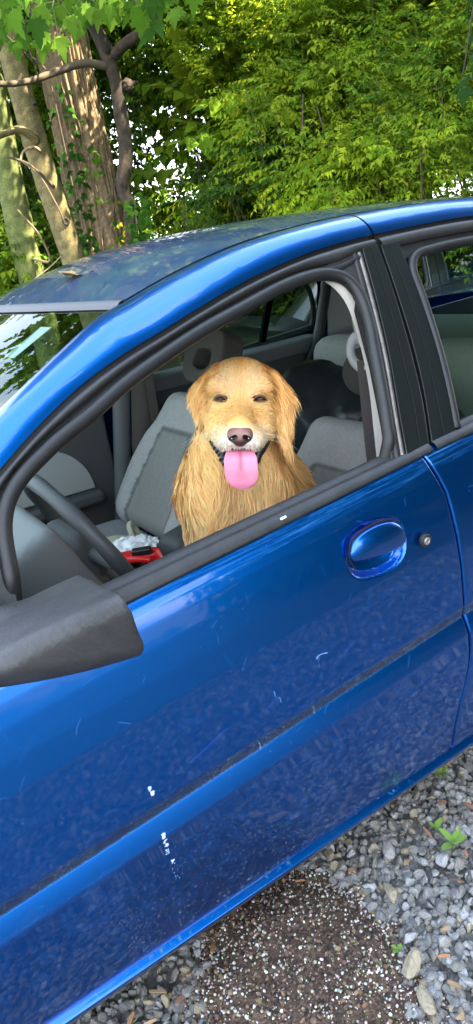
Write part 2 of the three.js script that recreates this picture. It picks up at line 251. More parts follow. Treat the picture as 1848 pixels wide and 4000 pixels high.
// the roof's two edges and the side window's outline, as drawn by the car's stylist
const RL = [[-1.16, 0.945], [-1.05, 1.02], [-0.94, 1.098], [-0.832, 1.159], [-0.747, 1.205], [-0.659, 1.245], [-0.569, 1.276], [-0.478, 1.300], [-0.381, 1.326], [-0.276, 1.352], [-0.166, 1.373], [-0.053, 1.388], [0.11, 1.397], [0.439, 1.398], [0.7, 1.375], [0.95, 1.315], [1.2, 1.215], [1.45, 1.085]];
const RU = [[-1.30, 0.955, 0.69], [-1.1, 1.066, 0.665], [-0.9, 1.178, 0.635], [-0.789, 1.236, 0.61], [-0.725, 1.267, 0.59], [-0.653, 1.300, 0.565], [-0.556, 1.343, 0.54], [-0.493, 1.360, 0.525], [-0.363, 1.395, 0.512], [-0.213, 1.425, 0.506], [-0.045, 1.441, 0.50], [0.11, 1.447, 0.497], [0.44, 1.443, 0.497], [0.75, 1.42, 0.50], [1.0, 1.375, 0.51], [1.25, 1.30, 0.53], [1.5, 1.14, 0.60]];
const rlCurve = new THREE.CatmullRomCurve3(RL.map(([x, y]) => ghp(x, y, 0.004)), false, 'centripetal'), ruCurve = new THREE.CatmullRomCurve3(pts(RU), false, 'centripetal');
const byX = (c) => { const s = c.getPoints(600); return (x) => { let a = 0, b = s.length - 1; while (b - a > 1) { const m = (a + b) >> 1; if (s[m].x < x) a = m; else b = m; } const t = clamp((x - s[a].x) / (s[b].x - s[a].x || 1)); return s[a].clone().lerp(s[b], t); }; };
const rlAt = byX(rlCurve), ruAt = byX(ruCurve);
const WIN = [[-0.888, 0.945], [-0.873, 1.03], [-0.856, 1.088], [-0.825, 1.126], [-0.742, 1.170], [-0.657, 1.201], [-0.58, 1.232], [-0.485, 1.262], [-0.395, 1.287], [-0.29, 1.310], [-0.19, 1.331], [-0.12, 1.340], [-0.06, 1.339], [-0.018, 1.322], [0.0, 1.288], [-0.004, 1.24], [-0.028, 1.164], [-0.06, 1.07], [-0.098, 0.975]];
const winPts = curve(WIN.map(([x, y]) => V(x, y, 0)), 140);

function railSheet(x0, x1, n, slant) {
  const A = [], B = []; for (let i = 0; i <= n; i++) { const t = i / n, a = lerp(x0, x1, t); A.push(rlAt(a)); B.push(ruAt(a + (a < -0.5 ? lerp(-0.12, 0.0, smooth(-1.16, -0.5, a)) * 0.6 : 0) + slant * (Math.abs(t - (x1 > 0.5 ? 0 : 1)) < 1e-6 ? 1 : 0))); }
  return strip(A, B, 0.016, 14, V(0, 0.5, 1), (s) => Math.pow(Math.sin(Math.PI * s), 0.75));
}
// sheet bounded by an outline on the glass plane, with a rolled edge
function plate(poly, off, thick, bevel = 0.0015) {
  const s = new THREE.Shape(poly.map(([x, y]) => new THREE.Vector2(x, (y - 0.955) / CA)));
  const g = new THREE.ExtrudeGeometry(s, { depth: thick, bevelEnabled: bevel > 0, bevelThickness: bevel, bevelSize: bevel, bevelOffset: -bevel, bevelSegments: 2, curveSegments: 4 });
  g.applyMatrix4(new THREE.Matrix4().makeBasis(V(1, 0, 0), V(0, CA, -SA), V(0, SA, CA)));
  g.translate(0, 0.955 + off * SA, 0.80 + off * CA); return g;
}
const ghTube = (list, n, off, r, o = {}) => tube(curve(list.map(([x, y]) => ghp(x, y, off)), n), r, 10, o);

function shell(root, M) {                                   // the painted shell, both sides; M gives its materials
  const both = (name, g, m, label) => { part(name, g, m, root, label); part(name, mirrorZ(g), m === paintSide ? paint : m, root); };
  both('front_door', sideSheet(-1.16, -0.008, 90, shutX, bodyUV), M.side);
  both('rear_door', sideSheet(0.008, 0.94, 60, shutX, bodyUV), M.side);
  both('front_fender', sideSheet(-2.24, -1.174, 60, undefined, bodyUV), M.paint);
  both('rear_fender', sideSheet(0.954, 2.30, 70, undefined, bodyUV), M.paint);
  // sill below the doors: ledge, bright crease, undercut
  const sec = [[0.24, 0.797], [0.224, 0.806], [0.212, 0.8175], [0.2055, 0.8262], [0.2020, 0.8300], [0.2000, 0.8310], [0.1975, 0.8306], [0.190, 0.8275], [0.176, 0.819], [0.163, 0.807], [0.153, 0.791], [0.146, 0.77], [0.14, 0.74]];
  const rows = []; for (let i = 0; i <= 80; i++) { const x = lerp(-1.28, 0.66, i / 80); rows.push(sec.map(([y, z]) => V(x, y, z))); }
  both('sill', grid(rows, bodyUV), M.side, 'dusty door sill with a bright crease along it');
  // roof, rails
  const rr = []; for (let i = 0; i <= 60; i++) { const t = i / 60, row = []; for (let j = -20; j <= 20; j++) { const s = j / 20, q = 1 - s * s, xe = lerp(-0.493, 1.2, t), e = ruAt(xe), bow = -0.105 * q * (1 - t) + 0.06 * q * t; row.push(V(xe + bow, e.y + 0.030 * q * (0.5 + 0.5 * smooth(0, 0.2, t)) + 0.002, e.z * s)); } rr.push(row); }
  part('roof', grid(rr, (p) => [p.x * 0.9, p.z * 0.9]), M.roof, root, M.roof === paintRoof ? 'dusty grey-blue roof panel dulled by dirt and pollen' : undefined);
  both('roof_rail', railSheet(-1.16, 0.103, 90, -0.018), M.paint, 'blue front pillar and roof rail');
  both('roof_rail', railSheet(0.109, 1.42, 60, -0.018), M.paint);
  // bonnet, boot, bumpers
  const hood = []; for (let i = 0; i <= 24; i++) { const t = i / 24, row = []; for (let j = -16; j <= 16; j++) { const s = j / 16, x = lerp(-1.20, -2.24, t), w = 0.786 + planZ(x); row.push(V(x - 0.13 * (1 - s * s) * (t < 1 ? 1 - t * 0.3 : 0.7), belt(x) + 0.004 + 0.075 * (1 - s * s) * (1 - 0.3 * t), w * s)); } hood.push(row); }
  part('bonnet', grid(hood), M.paint, root);
  const boot = []; for (let i = 0; i <= 12; i++) { const t = i / 12, row = []; for (let j = -16; j <= 16; j++) { const s = j / 16, x = lerp(1.5, 2.30, t), w = 0.786 + planZ(x); row.push(V(x + 0.06 * (1 - s * s) * t, belt(x) + 0.004 + 0.05 * (1 - s * s), w * s)); } boot.push(row); }
  part('boot_lid', grid(boot), M.paint, root);
  for (const e of [-1, 1]) { const b = []; const x0 = e < 0 ? -2.24 : 2.30; for (let i = 0; i <= 12; i++) { const t = i / 12, row = [], top = belt(x0); for (let j = -16; j <= 16; j++) { const s = j / 16, bulge = Math.sin(Math.PI * t) * 0.05 + 0.10 * (1 - s * s); row.push(V(x0 + e * bulge, lerp(top + 0.055 * (1 - s * s) * (1 - t), 0.22, t), (0.80 + planZ(x0) + 0.02 * Math.sin(Math.PI * t)) * s)); } b.push(row); } part('bumper', grid(b), M.paint, root); }
  // wheels
  const tyre = new THREE.LatheGeometry([[0.20, -0.09], [0.27, -0.1], [0.295, -0.085], [WR, -0.05], [WR, 0.05], [0.295, 0.085], [0.27, 0.1], [0.20, 0.09]].map(([a, b]) => new THREE.Vector2(a, b)), 40); tyre.rotateX(Math.PI / 2);
  const rim = mb(); rim.add(new THREE.CylinderGeometry(0.205, 0.205, 0.15, 36, 1, true).rotateX(Math.PI / 2)); rim.add(new THREE.CylinderGeometry(0.05, 0.06, 0.03, 20).rotateX(Math.PI / 2).translate(0, 0, 0.07)); for (let k = 0; k < 7; k++) rim.add(moved(rbox(0.045, 0.17, 0.025, 0.008).translate(0, 0.11, 0.06), 0, 0, 0, 0, 0, k / 7 * 6.2832));
  const rimG = rim.geo();
  for (const x of [FW, RW]) for (const s of [-1, 1]) { const w = part('wheel', tyre, rubber, root); w.position.set(x, WR, s * 0.74); if (s < 0) w.rotation.y = Math.PI; part('rim', rimG, metalStrip, w); part('wheel_well', new THREE.CylinderGeometry(0.345, 0.345, 0.3, 28, 1, true, Math.PI / 2, Math.PI).rotateX(Math.PI / 2).translate(x, 0.295, s * 0.68), darkGap, root); }
  // windscreen and rear window
  const gl = (e0, e1, bow0, bow1, n = 20) => { const r = []; for (let i = 0; i <= n; i++) { const t = i / n, row = []; for (let j = -20; j <= 20; j++) { const s = j / 20, q = 1 - s * s, p = e0.clone().lerp(e1, t); row.push(V(p.x + lerp(bow0[0], bow1[0], t) * q, p.y + lerp(bow0[1], bow1[1], t) * q + 0.012 * Math.sin(Math.PI * t), p.z * s)); } r.push(row); } return grid(r); };
  part('windscreen', gl(V(-1.30, 0.95, 0.685), V(-0.50, 1.353, 0.522), [-0.16, 0.02], [-0.105, 0.014]), M.glass, root);
  part('rear_window', gl(V(1.22, 1.29, 0.525), V(1.62, 1.03, 0.62), [0.06, 0.02], [0.05, 0.02]), M.glass, root);
  part('windscreen_seal', strip(Array.from({ length: 41 }, (_, j) => { const s = j / 20 - 1, q = 1 - s * s; return V(-0.489 - 0.105 * q, 1.362 + 0.0155 * q, 0.526 * s); }), Array.from({ length: 41 }, (_, j) => { const s = j / 20 - 1, q = 1 - s * s; return V(-0.512 - 0.105 * q, 1.349 + 0.0155 * q, 0.529 * s); }), 0.006, 6, V(0, 1, 0)), trimMid, root, 'grey rubber strip across the top of the windscreen');
  // rear quarter below the rail, behind the rear side glass
  both('roof_rail', plate([[0.86, 1.31], [0.93, 1.2], [0.97, 1.04], [0.975, 1.0], [1.62, 1.0], [1.44, 1.085], [1.2, 1.213], [0.95, 1.312]], -0.012, 0.010, 0.001), M.paint);
  part('underbody', rbox(3.9, 0.06, 1.46, 0.02).translate(0.0, 0.17, 0), darkGap, root);
}
function sideGlassFrames(root, glassRear) {
  const both = (name, g, m, label) => { part(name, g, m, root, label); part(name, mirrorZ(g), m, root); };
  // matte band under the rail, dark gap above it
  const A = [], B = [], G1 = [], G2 = [];
  for (let i = 0; i <= 90; i++) { const x = lerp(-1.06, 0.098, i / 90), o = rlAt(x); let yi = -1e9; for (const p of winPts) if (Math.abs(p.x - x) < 0.012 && p.y > yi) yi = p.y; const yy = yi > 0 ? yi : o.y - 0.045; A.push([x, o.y]); B.push(Math.max(yy, o.y - 0.056)); }
  for (let k = 0; k < 4; k++) for (let i = 1; i < B.length - 1; i++) B[i] = (B[i - 1] + 2 * B[i] + B[i + 1]) / 4;
  A.forEach(([x, y], i) => { const d = y - B[i]; G1.push(ghp(x, y - 0.010, 0.001)); G2.push(ghp(x, y - d * 0.62, 0.001)); });
  both('door_frame', strip(G1, G2, 0.0095, 8, V(0, 0.5, 1)), trimBlack);
  both('roof_seal', strip(A.map(([x, y]) => ghp(x, y + 0.004, -0.006)), A.map(([x], i) => ghp(x, B[i] - 0.004, -0.006)), 0.0005, 2, V(0, 0.5, 1)), rubber);
  // second, thinner lip
  both('window_seal', strip(A.map(([x, y], i) => ghp(x, y - (y - B[i]) * 0.70, 0.0)), A.map(([x], i) => ghp(x, B[i] + 0.002, 0.0)), 0.004, 5, V(0, 0.5, 1)), rubber);
  both('window_seal', tube(winPts.map((p) => ghp(p.x, p.y, p.y < 1.01 ? -(1.01 - p.y) * 0.75 : 0)), 0.0135, 12, { flat: 1 }), rubber, 'thick black rubber round the open window');
  both('door_frame', plate([[-0.08, 1.352], [0.094, 1.378], [0.05, 1.28], [-0.012, 1.06], [-0.058, 0.975], [-0.098, 0.975], [-0.06, 1.07], [-0.028, 1.164], [-0.004, 1.24], [0, 1.288], [-0.018, 1.322], [-0.06, 1.339]], -0.010, 0.008), trimBlack);
  // front sail corner
  both('door_frame', plate([[-1.14, 0.93], [-1.05, 0.995], [-0.94, 1.068], [-0.85, 1.118], [-0.873, 1.03], [-0.888, 0.93]], -0.010, 0.008), trimBlack);
  const rim = [[-0.925, 0.93], [-0.91, 1.03], [-0.9, 1.08]]; both('window_seal', ghTube(rim, 20, 0.004, 0.009), rubber);
  // door pillar covers
  const L1 = [[0.056, 1.372], [0.038, 1.287], [0.005, 1.165], [-0.039, 1.043], [-0.064, 0.972]], R1 = [[0.102, 1.374], [0.090, 1.278], [0.064, 1.153], [0.037, 1.058], [0.002, 0.972]], L2 = [[0.111, 1.373], [0.099, 1.284], [0.078, 1.167], [0.051, 1.071], [0.012, 0.975]], R2 = [[0.162, 1.376], [0.162, 1.330], [0.154, 1.239], [0.138, 1.137], [0.110, 1.041], [0.086, 0.978]];
  const poly = (l, r) => [...curve(l.map(([x, y]) => V(x, y, 0)), 14), ...curve([...r].reverse().map(([x, y]) => V(x, y, 0)), 14)].map((p) => [p.x, p.y]);
  both('pillar_cover', plate(poly(L1, R1), -0.001, 0.007, 0.0014), gloss, 'black door pillar cover, front half');
  both('pillar_cover', plate(poly(L2, R2), -0.001, 0.007, 0.0014), gloss, 'black door pillar cover, rear half');
  both('pillar_seam', ghTube(L1.map(([x, y], i) => [lerp(x, R1[i][0], 0.55), y - 0.006]), 20, 0.0078, 0.0006), darkGap);
  both('pillar_seam', ghTube(L2.map(([x, y], i) => [lerp(x, R2[Math.min(i + (i > 0 ? 1 : 0), 5)][0], 0.5), y - 0.006]), 20, 0.0078, 0.0006), darkGap);
  both('window_channel', strip(curve(L1.map(([x, y]) => ghp(x - 0.026, y, 0)), 20), curve(L1.map(([x, y]) => ghp(x - 0.013, y, 0)), 20), 0.004, 5, V(0, 0.5, 1)), rubber);
  both('window_channel', strip(curve(L1.map(([x, y]) => ghp(x - 0.012, y - 0.004, 0.001)), 20), curve(L1.map(([x, y]) => ghp(x - 0.003, y - 0.004, 0.003)), 20), 0.002, 4, V(0, 0.5, 1)), metalStrip, 'worn metal edge of the window channel');
  both('pillar', plate([[-0.05, 1.385], [0.20, 1.39], [0.19, 1.33], [0.165, 1.15], [0.10, 0.96], [-0.09, 0.96], [-0.03, 1.15], [0.0, 1.28]], -0.030, 0.014), darkGap);
  // rear door: band, rubber, half-lowered glass
  const C = [], D = []; for (let i = 0; i <= 50; i++) { const x = lerp(0.113, 1.2, i / 50), o = rlAt(x); C.push(ghp(x, o.y - 0.010, 0.001)); D.push(ghp(x, o.y - 0.034, 0.001)); }
  both('door_frame', strip(C, D, 0.0095, 8, V(0, 0.5, 1)), trimBlack);
  both('roof_seal', strip(C.map((p) => p.clone().add(V(0, 0.014, -0.012))), D.map((p) => p.clone().add(V(0, -0.03, 0.008))), 0.0005, 2, V(0, 0.5, 1)), rubber);
  const RW2 = [[0.098, 0.985], [0.124, 1.06], [0.150, 1.16], [0.166, 1.25], [0.176, 1.315], [0.20, 1.338], [0.26, 1.345], [0.42, 1.345], [0.60, 1.33], [0.76, 1.285], [0.88, 1.20], [0.945, 1.08], [0.955, 0.995]];
  both('window_seal', ghTube(RW2, 80, 0.001, 0.011), rubber);
  both('quarter_post', plate([[0.66, 0.99], [0.69, 0.99], [0.695, 1.30], [0.665, 1.305]], -0.010, 0.012), trimDark);
  for (const s of [1, -1]) {
    const y1 = s > 0 ? 1.229 : 1.325, P = [[0.105, 0.96], [0.13, 1.075], [0.158, 1.21]]; if (s > 0) P.push([0.166, 1.224], [0.19, 1.229], [0.655, 1.236]); else P.push([0.18, 1.325], [0.24, 1.34], [0.45, 1.338], [0.655, 1.32]); P.push([0.662, 0.96]);
    const g = plate(P, -0.014, 0.004, 0.0008); part('rear_door_glass', s > 0 ? g : mirrorZ(g), glassRear, root, s > 0 ? 'green-tinted rear door glass wound part way down' : undefined);
    const q = plate([[0.69, 0.97], [0.69, 1.305], [0.76, 1.28], [0.88, 1.195], [0.94, 1.08], [0.95, 0.97]], -0.014, 0.004, 0.0008); part('quarter_glass', s > 0 ? q : mirrorZ(q), glassRear, root);
    if (s < 0) part('front_door_glass', mirrorZ(plate([...winPts.filter((_, i) => i % 6 === 0).map((p) => [p.x, p.y])], -0.014, 0.004, 0.0008)), glassRear, root);
  }
  // belt seals
  const seal = (x0, x1) => {
    const rows = []; for (let i = 0; i <= 60; i++) { const x = lerp(x0, x1, i / 60), yo = belt(x) + 0.002, yt = yo + lerp(0.012, 0.020, clamp(-x / 0.75)); rows.push([[yt - 0.02, 0.757], [yt, 0.760], [yt + 0.003, 0.764], [yt + 0.002, 0.772], [yt - 0.002, 0.781], [yt - 0.006, 0.7835], [yt - 0.0065, 0.785], [yt - 0.003, 0.7865], [lerp(yt, yo, 0.5) + 0.003, 0.796], [yo + 0.004, 0.8045], [yo - 0.001, 0.8085], [yo - 0.006, 0.8095], [yo - 0.007, 0.803]].map(([y, z]) => V(x, y, z))); }
    return grid(rows);
  };
  both('belt_seal', seal(-1.0, 0.000), trimBlack, 'weathered black strip along the bottom of the window'); both('belt_seal', seal(0.012, 0.97), trimBlack);
}

const car = thing('blue_car', 'dusty blue four-door car with its driver window wound down, a dog inside', 'car');
shell(car, { side: paintSide, paint, roof: paintRoof, glass: glassM });
sideGlassFrames(car, dirtyGlass);
{
  const door = car.children.find((c) => c.name === 'front_door');
  // pull handle in its hollow: the hollow is pressed into the door skin, the grip hangs over it
  const hx = -0.205, hy = 0.829, rot = -0.10, ra = 0.075, rb = 0.054;
  const loc = (x, y) => { const a = x - hx, b = y - hy; return [a * Math.cos(rot) + b * Math.sin(rot), -a * Math.sin(rot) + b * Math.cos(rot)]; };
  const cols = 240, cg = [];
  for (let i = 0; i <= cols; i++) {
    const x = lerp(-1.16, -0.008, i / cols), c = sideColumn(x), fine = [];
    for (let k = 0; k + 1 < c.length; k++) { const n = k >= 3 && k <= 10 ? (k < 7 ? 8 : k < 9 ? 14 : 16) : 1; for (let q = 0; q < n; q++) fine.push(c[k].clone().lerp(c[k + 1], q / n)); }
    fine.push(c[c.length - 1]);
    cg.push(fine.map((p) => { const w = i / cols; const q = V(p.x + shutX(p.y) * smooth(0.6, 1, w), p.y, p.z); const [a, b] = loc(q.x, q.y), r = Math.pow(Math.pow(Math.abs(a / ra), 2.6) + Math.pow(Math.abs(b / rb), 2.6), 1 / 2.6); if (r < 1.03) q.z -= 0.032 * (0.65 * smooth(1.01, 0.88, r) + 0.35 * smooth(0.9, 0.2, r)); return q; }));
  }
  const fold = (c, s) => [[0.0032, 0.0008], [0.0052, 0.003], [0.006, 0.0065], [0.006, 0.03]].map(([a, b]) => c.map((p) => V(p.x + s * a, p.y, p.z - b)));
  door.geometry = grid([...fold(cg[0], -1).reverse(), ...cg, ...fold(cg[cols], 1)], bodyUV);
  door.userData.label = 'scratched blue driver door under the open window';
  const grip = []; const out = curve([[-0.289, 0.848], [-0.274, 0.874], [-0.22, 0.888], [-0.158, 0.878], [-0.131, 0.848], [-0.134, 0.821], [-0.17, 0.815], [-0.22, 0.819], [-0.268, 0.827], [-0.286, 0.834]].map(([x, y]) => V(lerp(-0.205, x, 0.9), lerp(0.829, y, 0.9), 0)), 60, true);
  const gc = V(-0.212, 0.848, 0);
  for (let r = 0; r <= 10; r++) { const s = Math.sin(r / 10 * Math.PI / 2), row = out.map((p) => { const q = gc.clone().lerp(p, s); q.z = 0.8500 + 0.013 * Math.cos(r / 10 * Math.PI / 2) + (0.85 - q.y) * 0.06; return q; }); grip.push(row); }
  grip.push(out.map((p) => V(p.x, p.y, 0.845 + (0.85 - p.y) * 0.06)), out.map((p) => { const q = gc.clone().lerp(p, 0.9); q.z = 0.843; return q; }), out.map(() => V(gc.x, gc.y, 0.843)));
  part('handle', grid(grip, null, true), paint, door, 'blue pull handle over its hollow');
  part('handle_gap', tube(curve([[-0.272, 0.80], [-0.290, 0.84], [-0.278, 0.876], [-0.22, 0.893], [-0.155, 0.881], [-0.130, 0.845]].map(([x, y]) => V(lerp(-0.205, x, 0.9), lerp(0.829, y, 0.9), 0.8478)), 40), (t) => 0.0024 * Math.sin(Math.PI * clamp(t, 0.03, 0.97)) + 0.0006, 6, { flat: 0.5 }), darkGap, door);
  const lock = mb(); lock.add(new THREE.CylinderGeometry(0.0135, 0.0135, 0.006, 28).rotateX(Math.PI / 2)); lock.add(new THREE.TorusGeometry(0.0115, 0.0028, 10, 28).translate(0, 0, 0.003));
  const lk = part('keyhole', lock.geo(), trimBlack, door); lk.position.set(-0.088, 0.808, 0.8555);
  const cyl = mb(); cyl.add(new THREE.CylinderGeometry(0.0082, 0.0088, 0.006, 24).rotateX(Math.PI / 2).translate(0, 0, 0.004)); cyl.add(new THREE.TorusGeometry(0.0058, 0.0012, 8, 20).translate(0, 0, 0.007)); cyl.add(rbox(0.0065, 0.0015, 0.002, 0.0004).translate(0, 0, 0.0072));
  const cy = part('lock_cylinder', cyl.geo(), std(lin(0.42, 0.42, 0.42), 0.4, 0.75), door); cy.position.copy(lk.position);
  // wear mark: a chip of bare white on the belt strip
  const chip = rbox(0.014, 0.005, 0.003, 0.0014); part('paint_chip', moved(chip, -0.389, belt(-0.389) + 0.0075, 0.8025, -0.5, 0, 0.07), std(lin(0.75, 0.75, 0.72), 0.6), door, 'small white chip on the window strip');
  // door mirror
  const mir = nets((x, y, z) => {
    const t = clamp((z - 0.845) / 0.2), fr = clamp((-0.80 - x) / 0.2), top = lerp(1.012, 1.050, t) - 0.012 * fr - 0.030 * fr * fr * fr, bot = lerp(0.940, 0.943, t) + 0.022 * fr;
    const round = (qx, qy, qz, r) => Math.hypot(Math.max(qx + r, 0), Math.max(qy + r, 0), Math.max(qz + r, 0)) + Math.min(0, Math.max(qx + r, qy + r, qz + r)) - r;
    const qx = Math.max(-1.03 - x, x + 0.70), out = z - (1.052 - 0.030 * fr * fr) - 0.25 * Math.max(0, 0.985 + 0.042 * fr - y), qz = Math.max(0.835 - z, z - 1.052 + 0.05 * fr * fr + 0.55 * Math.max(0, 0.974 + 0.03 * fr - y));
    let d = round(qx, Math.max(y - top, bot - y), qz, 0.026); void out;
    d = smin(d, capsule(x, y, z, [-0.95, 0.955, 0.79], [-0.92, 0.975, 0.86], 0.032, 0.03), 0.03);
    return Math.max(d, x + 0.797 + 0.12 * (y - 1.0));
  }, V(-1.08, 0.90, 0.74), V(-0.74, 1.09, 1.09), 0.005);
  { const p = mir.attributes.position, uv = new Float32Array(p.count * 2); for (let i = 0; i < p.count; i++) { uv[2 * i] = p.getX(i) + p.getY(i) * 0.4; uv[2 * i + 1] = p.getZ(i) + p.getY(i) * 0.7; } mir.setAttribute('uv', new THREE.BufferAttribute(uv, 2)); }
  const mi = part('door_mirror', mir, mirrorPlastic, car, 'black textured door mirror housing');
  part('mirror_glass', moved(rbox(0.003, 0.044, 0.150, 0.001), -0.7976, 0.984, 0.945, 0, 0, 0.12), new THREE.MeshStandardMaterial({ color: lin(0.85, 0.85, 0.85), roughness: 0.02, metalness: 1 }), mi);
  part('mirror_patch', plate([[-1.06, 0.94], [-0.93, 1.045], [-0.915, 1.03], [-0.905, 0.94]], 0.004, 0.008), mirrorPlastic, car);
  // thin pale green rectangle lying on the windscreen
  part('windscreen_rectangle', moved(rbox(0.095, 0.0012, 0.062, 0.0005), -0.655, 1.3135, 0.405, 0, 0, 0.445), std(lin(0.13, 0.22, 0.18), 0.7), car, 'pale green rectangle at the top of the windscreen');
}
{ // ---- inside
  const planarUV = (g, k = 1) => { const p = g.attributes.position, uv = new Float32Array(p.count * 2); for (let i = 0; i < p.count; i++) { uv[2 * i] = (p.getX(i) * 0.8 + p.getZ(i)) * k; uv[2 * i + 1] = (p.getY(i) + p.getX(i) * 0.4) * k; } g.setAttribute('uv', new THREE.BufferAttribute(uv, 2)); return g; };
  const P = (n, g, m, l, o = car) => part(n, g, m, o, l);
  P('floor', rbox(2.5, 0.03, 1.46, 0.01).translate(0.0, 0.225, 0), carpet);
  P('firewall', rbox(0.04, 0.66, 1.46, 0.01).translate(-1.24, 0.57, 0), carpet);
  // headlining
  const hl = []; for (let i = 0; i <= 40; i++) { const t = i / 40, row = []; for (let j = -16; j <= 16; j++) { const s = j / 16, q = 1 - s * s, xe = lerp(-0.47, 1.18, t), e = ruAt(xe); row.push(V(xe - 0.1 * q * (1 - t), e.y - 0.035 + 0.026 * q, (e.z + 0.03) * s)); } hl.push(row); }
  P('headlining', grid(hl), headCloth);
  for (const s of [1, -1]) {
    const A = [], B = []; for (let i = 0; i <= 60; i++) { const x = lerp(-1.0, 1.18, i / 60), a = rlAt(x), b = ruAt(x); A.push(V(x, a.y - 0.035, (a.z - 0.012))); B.push(V(x, b.y - 0.035, b.z - 0.01)); }
    const g = strip(A, B, 0.004, 4, V(0, -1, -0.5)); P('headlining', s > 0 ? g : mirrorZ(g), headCloth);
  }
  // sagging torn edge of the headlining
  const sag = []; for (let i = 0; i <= 26; i++) { const t = i / 26, row = []; for (let j = 0; j <= 6; j++) { const v = j / 6; row.push(V(lerp(-0.06, 0.28, t) + 0.02 * noise(t * 5, v * 2), 1.398 - 0.055 * v - 0.03 * v * noise(t * 7, 3) - 0.018 * Math.sin(t * 3) * v, lerp(0.34, 0.10, t) + 0.04 * v * noise(t * 4, 9))); } sag.push(row); }
  P('headlining_edge', grid(sag), headCloth, 'torn beige headlining sagging at its edge');
  // driver side jamb: beige pillar trim, dark seals
  const tl = curve([[-0.05, 1.325, 0.575], [-0.035, 1.306, 0.59], [-0.015, 1.27, 0.60], [0.01, 1.178, 0.603], [0.018, 1.086, 0.61], [0.017, 0.98, 0.615], [0.015, 0.86, 0.62]], 40), tr = curve([[-0.022, 1.330, 0.585], [-0.003, 1.315, 0.605], [0.022, 1.27, 0.615], [0.046, 1.178, 0.622], [0.052, 1.086, 0.632], [0.046, 0.98, 0.637], [0.04, 0.86, 0.642]], 40);
  P('pillar_trim', strip(tl, tr, 0.005, 5, V(-0.5, 0, 1)), beige, 'pale beige pillar trim curving down behind the front seat');
  const tubeR = curve([[-0.06, 1.334], [-0.018, 1.318], [0.0, 1.286], [-0.004, 1.238], [-0.028, 1.162], [-0.06, 1.068], [-0.098, 0.97], [-0.14, 0.86]].map(([x, y]) => ghp(x + 0.006, y, -0.010)), 40);
  P('door_seal', strip(tr, tubeR, -0.004, 5, V(-0.6, 0, 1)), rubber);
  P('door_seal', tube(tr.map((p, i) => p.clone().lerp(tubeR[i], 0.55).add(V(0, 0, 0.006))), 0.006, 8), trimDark);
  P('pillar_trim', rbox(0.10, 0.60, 0.05, 0.02).translate(0.035, 0.62, 0.655), trimDark);
  // belt: ring, webbing, cover
  P('belt_ring', moved(new THREE.TorusGeometry(0.030, 0.0115, 12, 30).scale(0.9, 1.25, 1), 0.049, 1.152, 0.565, 0.1, -0.95, 0.1), trimGrey, 'grey upper ring of the driver seat belt');
  P('belt_ring', moved(rbox(0.045, 0.075, 0.03, 0.013), 0.055, 1.205, 0.57, 0, -0.6, 0.1), trimGrey);
  P('headrest', moved(new THREE.SphereGeometry(1, 24, 18).scale(0.042, 0.068, 0.09), 0.235, 1.055, 0.37, 0, 0, -0.35), std(lin(0.055, 0.052, 0.046), 0.95, 0, { map: fabricMap }), 'dark driver headrest behind the pillar');
  P('belt_webbing', strip(curve([[0.034, 1.135, 0.560], [0.024, 0.95, 0.572], [0.020, 0.7, 0.585], [0.0, 0.4, 0.60]], 20), curve([[0.058, 1.135, 0.578], [0.048, 0.95, 0.592], [0.044, 0.7, 0.605], [0.03, 0.4, 0.615]], 20), 0.001, 3, V(-1, 0, 1)), webbing);
  // seats
  const seatBack = (zc, top, recl, hgt, m, label, wTop = 0.2, wMid = 0.26) => { // origin of local axes at the foot of the backrest
    const foot = [top[0] - Math.sin(recl) * hgt, top[1] - Math.cos(recl) * hgt];
    const g = nets((x, y, z) => {
      const a = x - foot[0], b = y - foot[1], s = a * Math.sin(recl) + b * Math.cos(recl), t = a * Math.cos(recl) - b * Math.sin(recl), w = z - zc;
      const half = lerp(wMid, wTop, smooth(0.18, hgt, s)) - 0.02 * smooth(0.1, 0, s), th = 0.055 + 0.012 * Math.sin(s * 6);
      const qz = Math.abs(w) - half + 0.05, qt = Math.abs(t - 0.06) - th + 0.045, qs = Math.abs(s - hgt / 2) - hgt / 2 + 0.05;
      let d = Math.hypot(Math.max(qz, 0), Math.max(qt, 0), Math.max(qs, 0)) + Math.min(0, Math.max(qz, qt, qs)) - 0.05;
      for (const e of [-1, 1]) d = smin(d, capsule(w, s, t, [e * (half - 0.05), 0.06, 0.025], [e * (half - 0.045), hgt * 0.62, 0.03], 0.055, 0.035), 0.05);
      return d;
    }, V(foot[0] - 0.12, foot[1] - 0.03, zc - 0.34), V(top[0] + 0.22, top[1] + 0.06, zc + 0.34), 0.013);
    const p = g.attributes.position, col = new Float32Array(p.count * 3);   // darker woven centre panel, sewn to plain bolsters
    for (let i = 0; i < p.count; i++) { const a = p.getX(i) - foot[0], b = p.getY(i) - foot[1], s = a * Math.sin(recl) + b * Math.cos(recl), w = Math.abs(p.getZ(i) - zc); const e = Math.max(w - (0.15 - 0.05 * smooth(0.1, 0.4, s)), s - hgt * 0.70), q = e < -0.008 ? 0.72 : e < 0.008 ? 0.42 : 1.12; col.set([q, q, q * (e < 0 ? 1 : 1.02)], i * 3); }
    g.setAttribute('color', new THREE.BufferAttribute(col, 3)); const mv = m.clone(); mv.vertexColors = true;
    return P('seat_backrest', planarUV(g), mv, label);
  };
